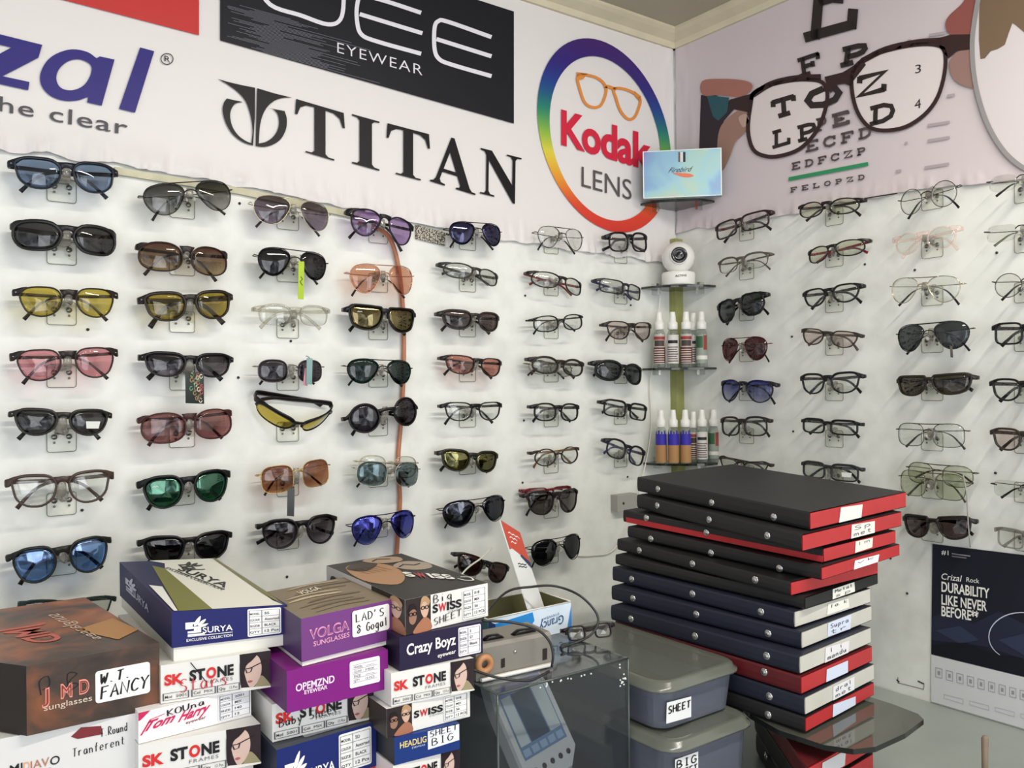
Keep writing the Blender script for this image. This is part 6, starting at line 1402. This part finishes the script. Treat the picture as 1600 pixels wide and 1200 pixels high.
for x, y, w_ in ((818, 1000, .017), (770, 1012, .014)):
    c = PL(x, y, o-nv*.016, nv); c.z = ZT+hz_+.0006; kb = MB(); kb.tube([c-xv*w_, c-xv*w_*.5+V((0, 0, .003)), c+xv*w_*.5+V((0, 0, .003)), c+xv*w_], [(.0015, .004), (.003, .006), (.003, .006), (.0015, .004)], plast((26, 26, 28)), 8); kb.build('knob', root)
mb = MB(); mb.lathe(PL(805, 1018, o+nv*.0004, nv), [(.0022, 0), (.002, .001), (.0001, .0015)], CHROME, 10, axis=nv); mb.build('screw', root)
mb = MB(); a, b_ = HZ(748, 1064.5, .360)+nv*.006, HZ(858, 1039.5, .360)+nv*.006; mb.tube([a+V((0, 0, .003)), b_+V((0, 0, .003))], (.0022, .003), WPL, 8, square=True); tag(mb.build('white_strip'), 'thin white plastic strip along the foot of the grey metal unit', 'strip')
mb = MB(); c = PL(757, 1038, o+nv*.006, nv); rows = []
for k in range(24):
    a = 2*math.pi*k/24; rows.append([c+(xv*math.cos(a)+V((0, 0, 1))*math.sin(a))*(.0085+.0042*math.cos(q_))+nv*(.0045*math.sin(q_)) for q_ in [2*math.pi*j/8 for j in range(8)]])
mb.grid(rows, pbr('tan_tape', (178, 126, 84), .45), True, close_u=True, close_v=True); tag(mb.build('tape_roll'), 'small tan tape roll against the grey metal unit', 'tape')
BC = pbr('black_rubber', (28, 28, 30), .4); zt = ZT
wire('power_cable', [AT(748, 972, 1.06), AT(790, 926, 1.16), AT(830, 917, 1.19), AT(868, 916, 1.21), AT(905, 930, 1.2), AT(930, 955, 1.19), AT(934, 975, 1.18), AT(922, 993, 1.17), AT(900, 1004, 1.165), AT(876, 1012, 1.15)], .0017, BC, 'black cable looping above the blue and white carton')
wire('power_cable', [AT(752, 970, 1.05), AT(796, 972, 1.06), AT(836, 982, 1.06), AT(857, 1000, 1.06), AT(864, 1022, 1.055), AT(862, 1042, 1.055)], .0017, BC, 'black cable draped over the front of the grey metal unit')
wire('power_cable', [AT(738, 1046, 1.0), AT(770, 1057, 1.01), AT(806, 1063, 1.015), AT(832, 1062, 1.025), AT(858, 1049, 1.045)], .0016, BC, 'black cable sagging in front of the grey metal unit')
wire('power_cable', [WA(768, 856, .075), WA(752, 872, .09), WA(735, 884, .11), WA(722, 897, .13), WA(716, 912, .13)], .0016, WC, 'thin white cable in front of the dark wine sunglasses')
# blue and white open carton with a leaning card
c = Carton('blue and white open carton with upside-down lettering behind the grey metal unit', .318, -1, (762, 968), (892, 940), (893, 985), (766, 1015), .085, front=(206, 222, 236), side=(92, 104, 60), top=(50, 46, 44))
s = c; s.lid = MB(); f = [s.bl, s.br, s.tr, s.tl]; b = [p+s.dv for p in f]; lw_ = .0012
for quad, col in (((f[0], f[1], f[2], f[3]), (210, 224, 236)), ((b[1], b[0], b[3], b[2]), (140, 140, 100)), ((f[0], f[3], b[3], b[0]), (60, 130, 130)), ((f[1], b[1], b[2], f[2]), (150, 148, 104)), ((f[0], b[0], b[1], f[1]), (200, 200, 196))): s.lid.face(quad, PRINT, lin(col))
i_ = -s.n*lw_
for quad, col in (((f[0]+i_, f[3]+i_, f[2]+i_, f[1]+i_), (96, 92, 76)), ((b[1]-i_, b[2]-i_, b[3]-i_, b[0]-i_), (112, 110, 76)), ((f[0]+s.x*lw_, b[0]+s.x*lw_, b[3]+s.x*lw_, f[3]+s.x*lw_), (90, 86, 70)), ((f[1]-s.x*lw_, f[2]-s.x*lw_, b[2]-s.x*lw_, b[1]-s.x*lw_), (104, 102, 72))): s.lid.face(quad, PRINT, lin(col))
for p, q in ((f[3], f[2]), (f[2], b[2]), (b[2], b[3]), (b[3], f[3])): s.lid.tube([p, q], .0010, WCARD, 6)
s.lbl, s.lbr = s.bl, s.br; m2, m3 = s.fm(.0005), s.fm(.001)
s.lid.poly([(.02, .0), (.46, .0), (.46, .36), (.54, .62), (.52, .92), (.06, .80)], m2, PRINT, lin((42, 134, 208))); s.lid.poly([(.0, .0), (.10, .0), (.08, .80), (.0, .95)], m3, PRINT, lin((26, 52, 100)))
s.lid.poly([(.94, 0), (1, 0), (1, .86)], m3, PRINT, lin((60, 130, 200)))
text(s.lid, 'Grancy', m3, (.90, .62), (.60, .50), (0, -.30), lin((44, 84, 130)), PRINT, .0); text(s.lid, 'EYEWEAR', m3, (.84, .72), (.62, .64), (0, -.08), lin((90, 120, 150)), PRINT); c.done()
q = [AT(782, 813, 1.20), AT(812, 832, 1.27), AT(851, 950, 1.275), AT(829, 964, 1.205)]
mb = MB(); mp = lambda u, v: q[3]+(q[2]-q[3])*u+((q[0]+(q[1]-q[0])*u)-(q[3]+(q[2]-q[3])*u))*v
cn = (q[1]-q[0]).cross(q[3]-q[0]).normalized(); cn = cn if cn.dot(CAM-q[0]) > 0 else -cn
mc = lambda u, v: mp(u, v)+cn*.0006; mc2 = lambda u, v: mp(u, v)+cn*.0010
bk = [p-cn*.0016 for p in q]; mb.face(q, PRINT, lin((222, 224, 222)))
mb.face(bk[::-1], PRINT, lin((190, 186, 180)))
for k in range(4): mb.face([q[k], q[(k+1) % 4], bk[(k+1) % 4], bk[k]], PRINT, lin((236, 236, 232)))
mb.poly([(0, .70), (.15, .72), (.95, .62), (1, .58), (1, 1), (0, 1)], mc, PRINT, lin((196, 78, 62))); mb.poly([(.5, .66), (1, .52), (1, .60), (.6, .68)], mc2, PRINT, lin((50, 60, 96)))
for v, l in ((.90, .7), (.85, .55), (.80, .4)): mb.stroke([(.2+.1*k, v+(.008 if k % 2 else -.008)) for k in range(int(l*10))], .012, mc2, PRINT, WHT)
for v in (.56, .53): mb.stroke([(.2+.1*k, v+(.006 if k % 2 else -.006)) for k in range(6)], .01, mc2, PRINT, BLK)
tag(mb.build('standing_card', fix=False), 'white card with red top standing in the blue and white carton', 'card')
# spare spectacles lying on the case
c = HZ(914, 1016, .360); c.z = ZT+.010
yv = V((.1, .3, .95)).normalized(); nv2 = V((-.35, -.93, .1)); nv2 = (nv2-yv*nv2.dot(yv)).normalized(); xv2 = yv.cross(nv2)
glasses(Matrix(((xv2.x, yv.x, nv2.x, c.x+.036), (xv2.y, yv.y, nv2.y, c.y+.03), (xv2.z, yv.z, nv2.z, c.z+.002), (0, 0, 0, 1))), .080, .0085, 'rect', 'p', (44, 26, 30), 'clear', 'dark spectacles lying on the acrylic case beside the grey metal unit', dict(sun=False, tip=-.010), None)
# stick at the lower right
p = HZ(1539, 1236, .588); mb = MB(); hh = AT(1540, 1150, depth(p)).z
mb.tube([p+V((0, 0, .0006)), p+V((.001, 0, (hh-p.z)*.6)), V((p.x+.002, p.y, hh-.004)), V((p.x+.003, p.y, hh))], [.0042, .0045, .0050, .0030], pbr('bare_wood', (140, 122, 104), .6, noise_amt=.2, noise_scale=40), 10)
tag(mb.build('wooden_stick'), 'short wooden stick upright on the counter at the lower right', 'stick')
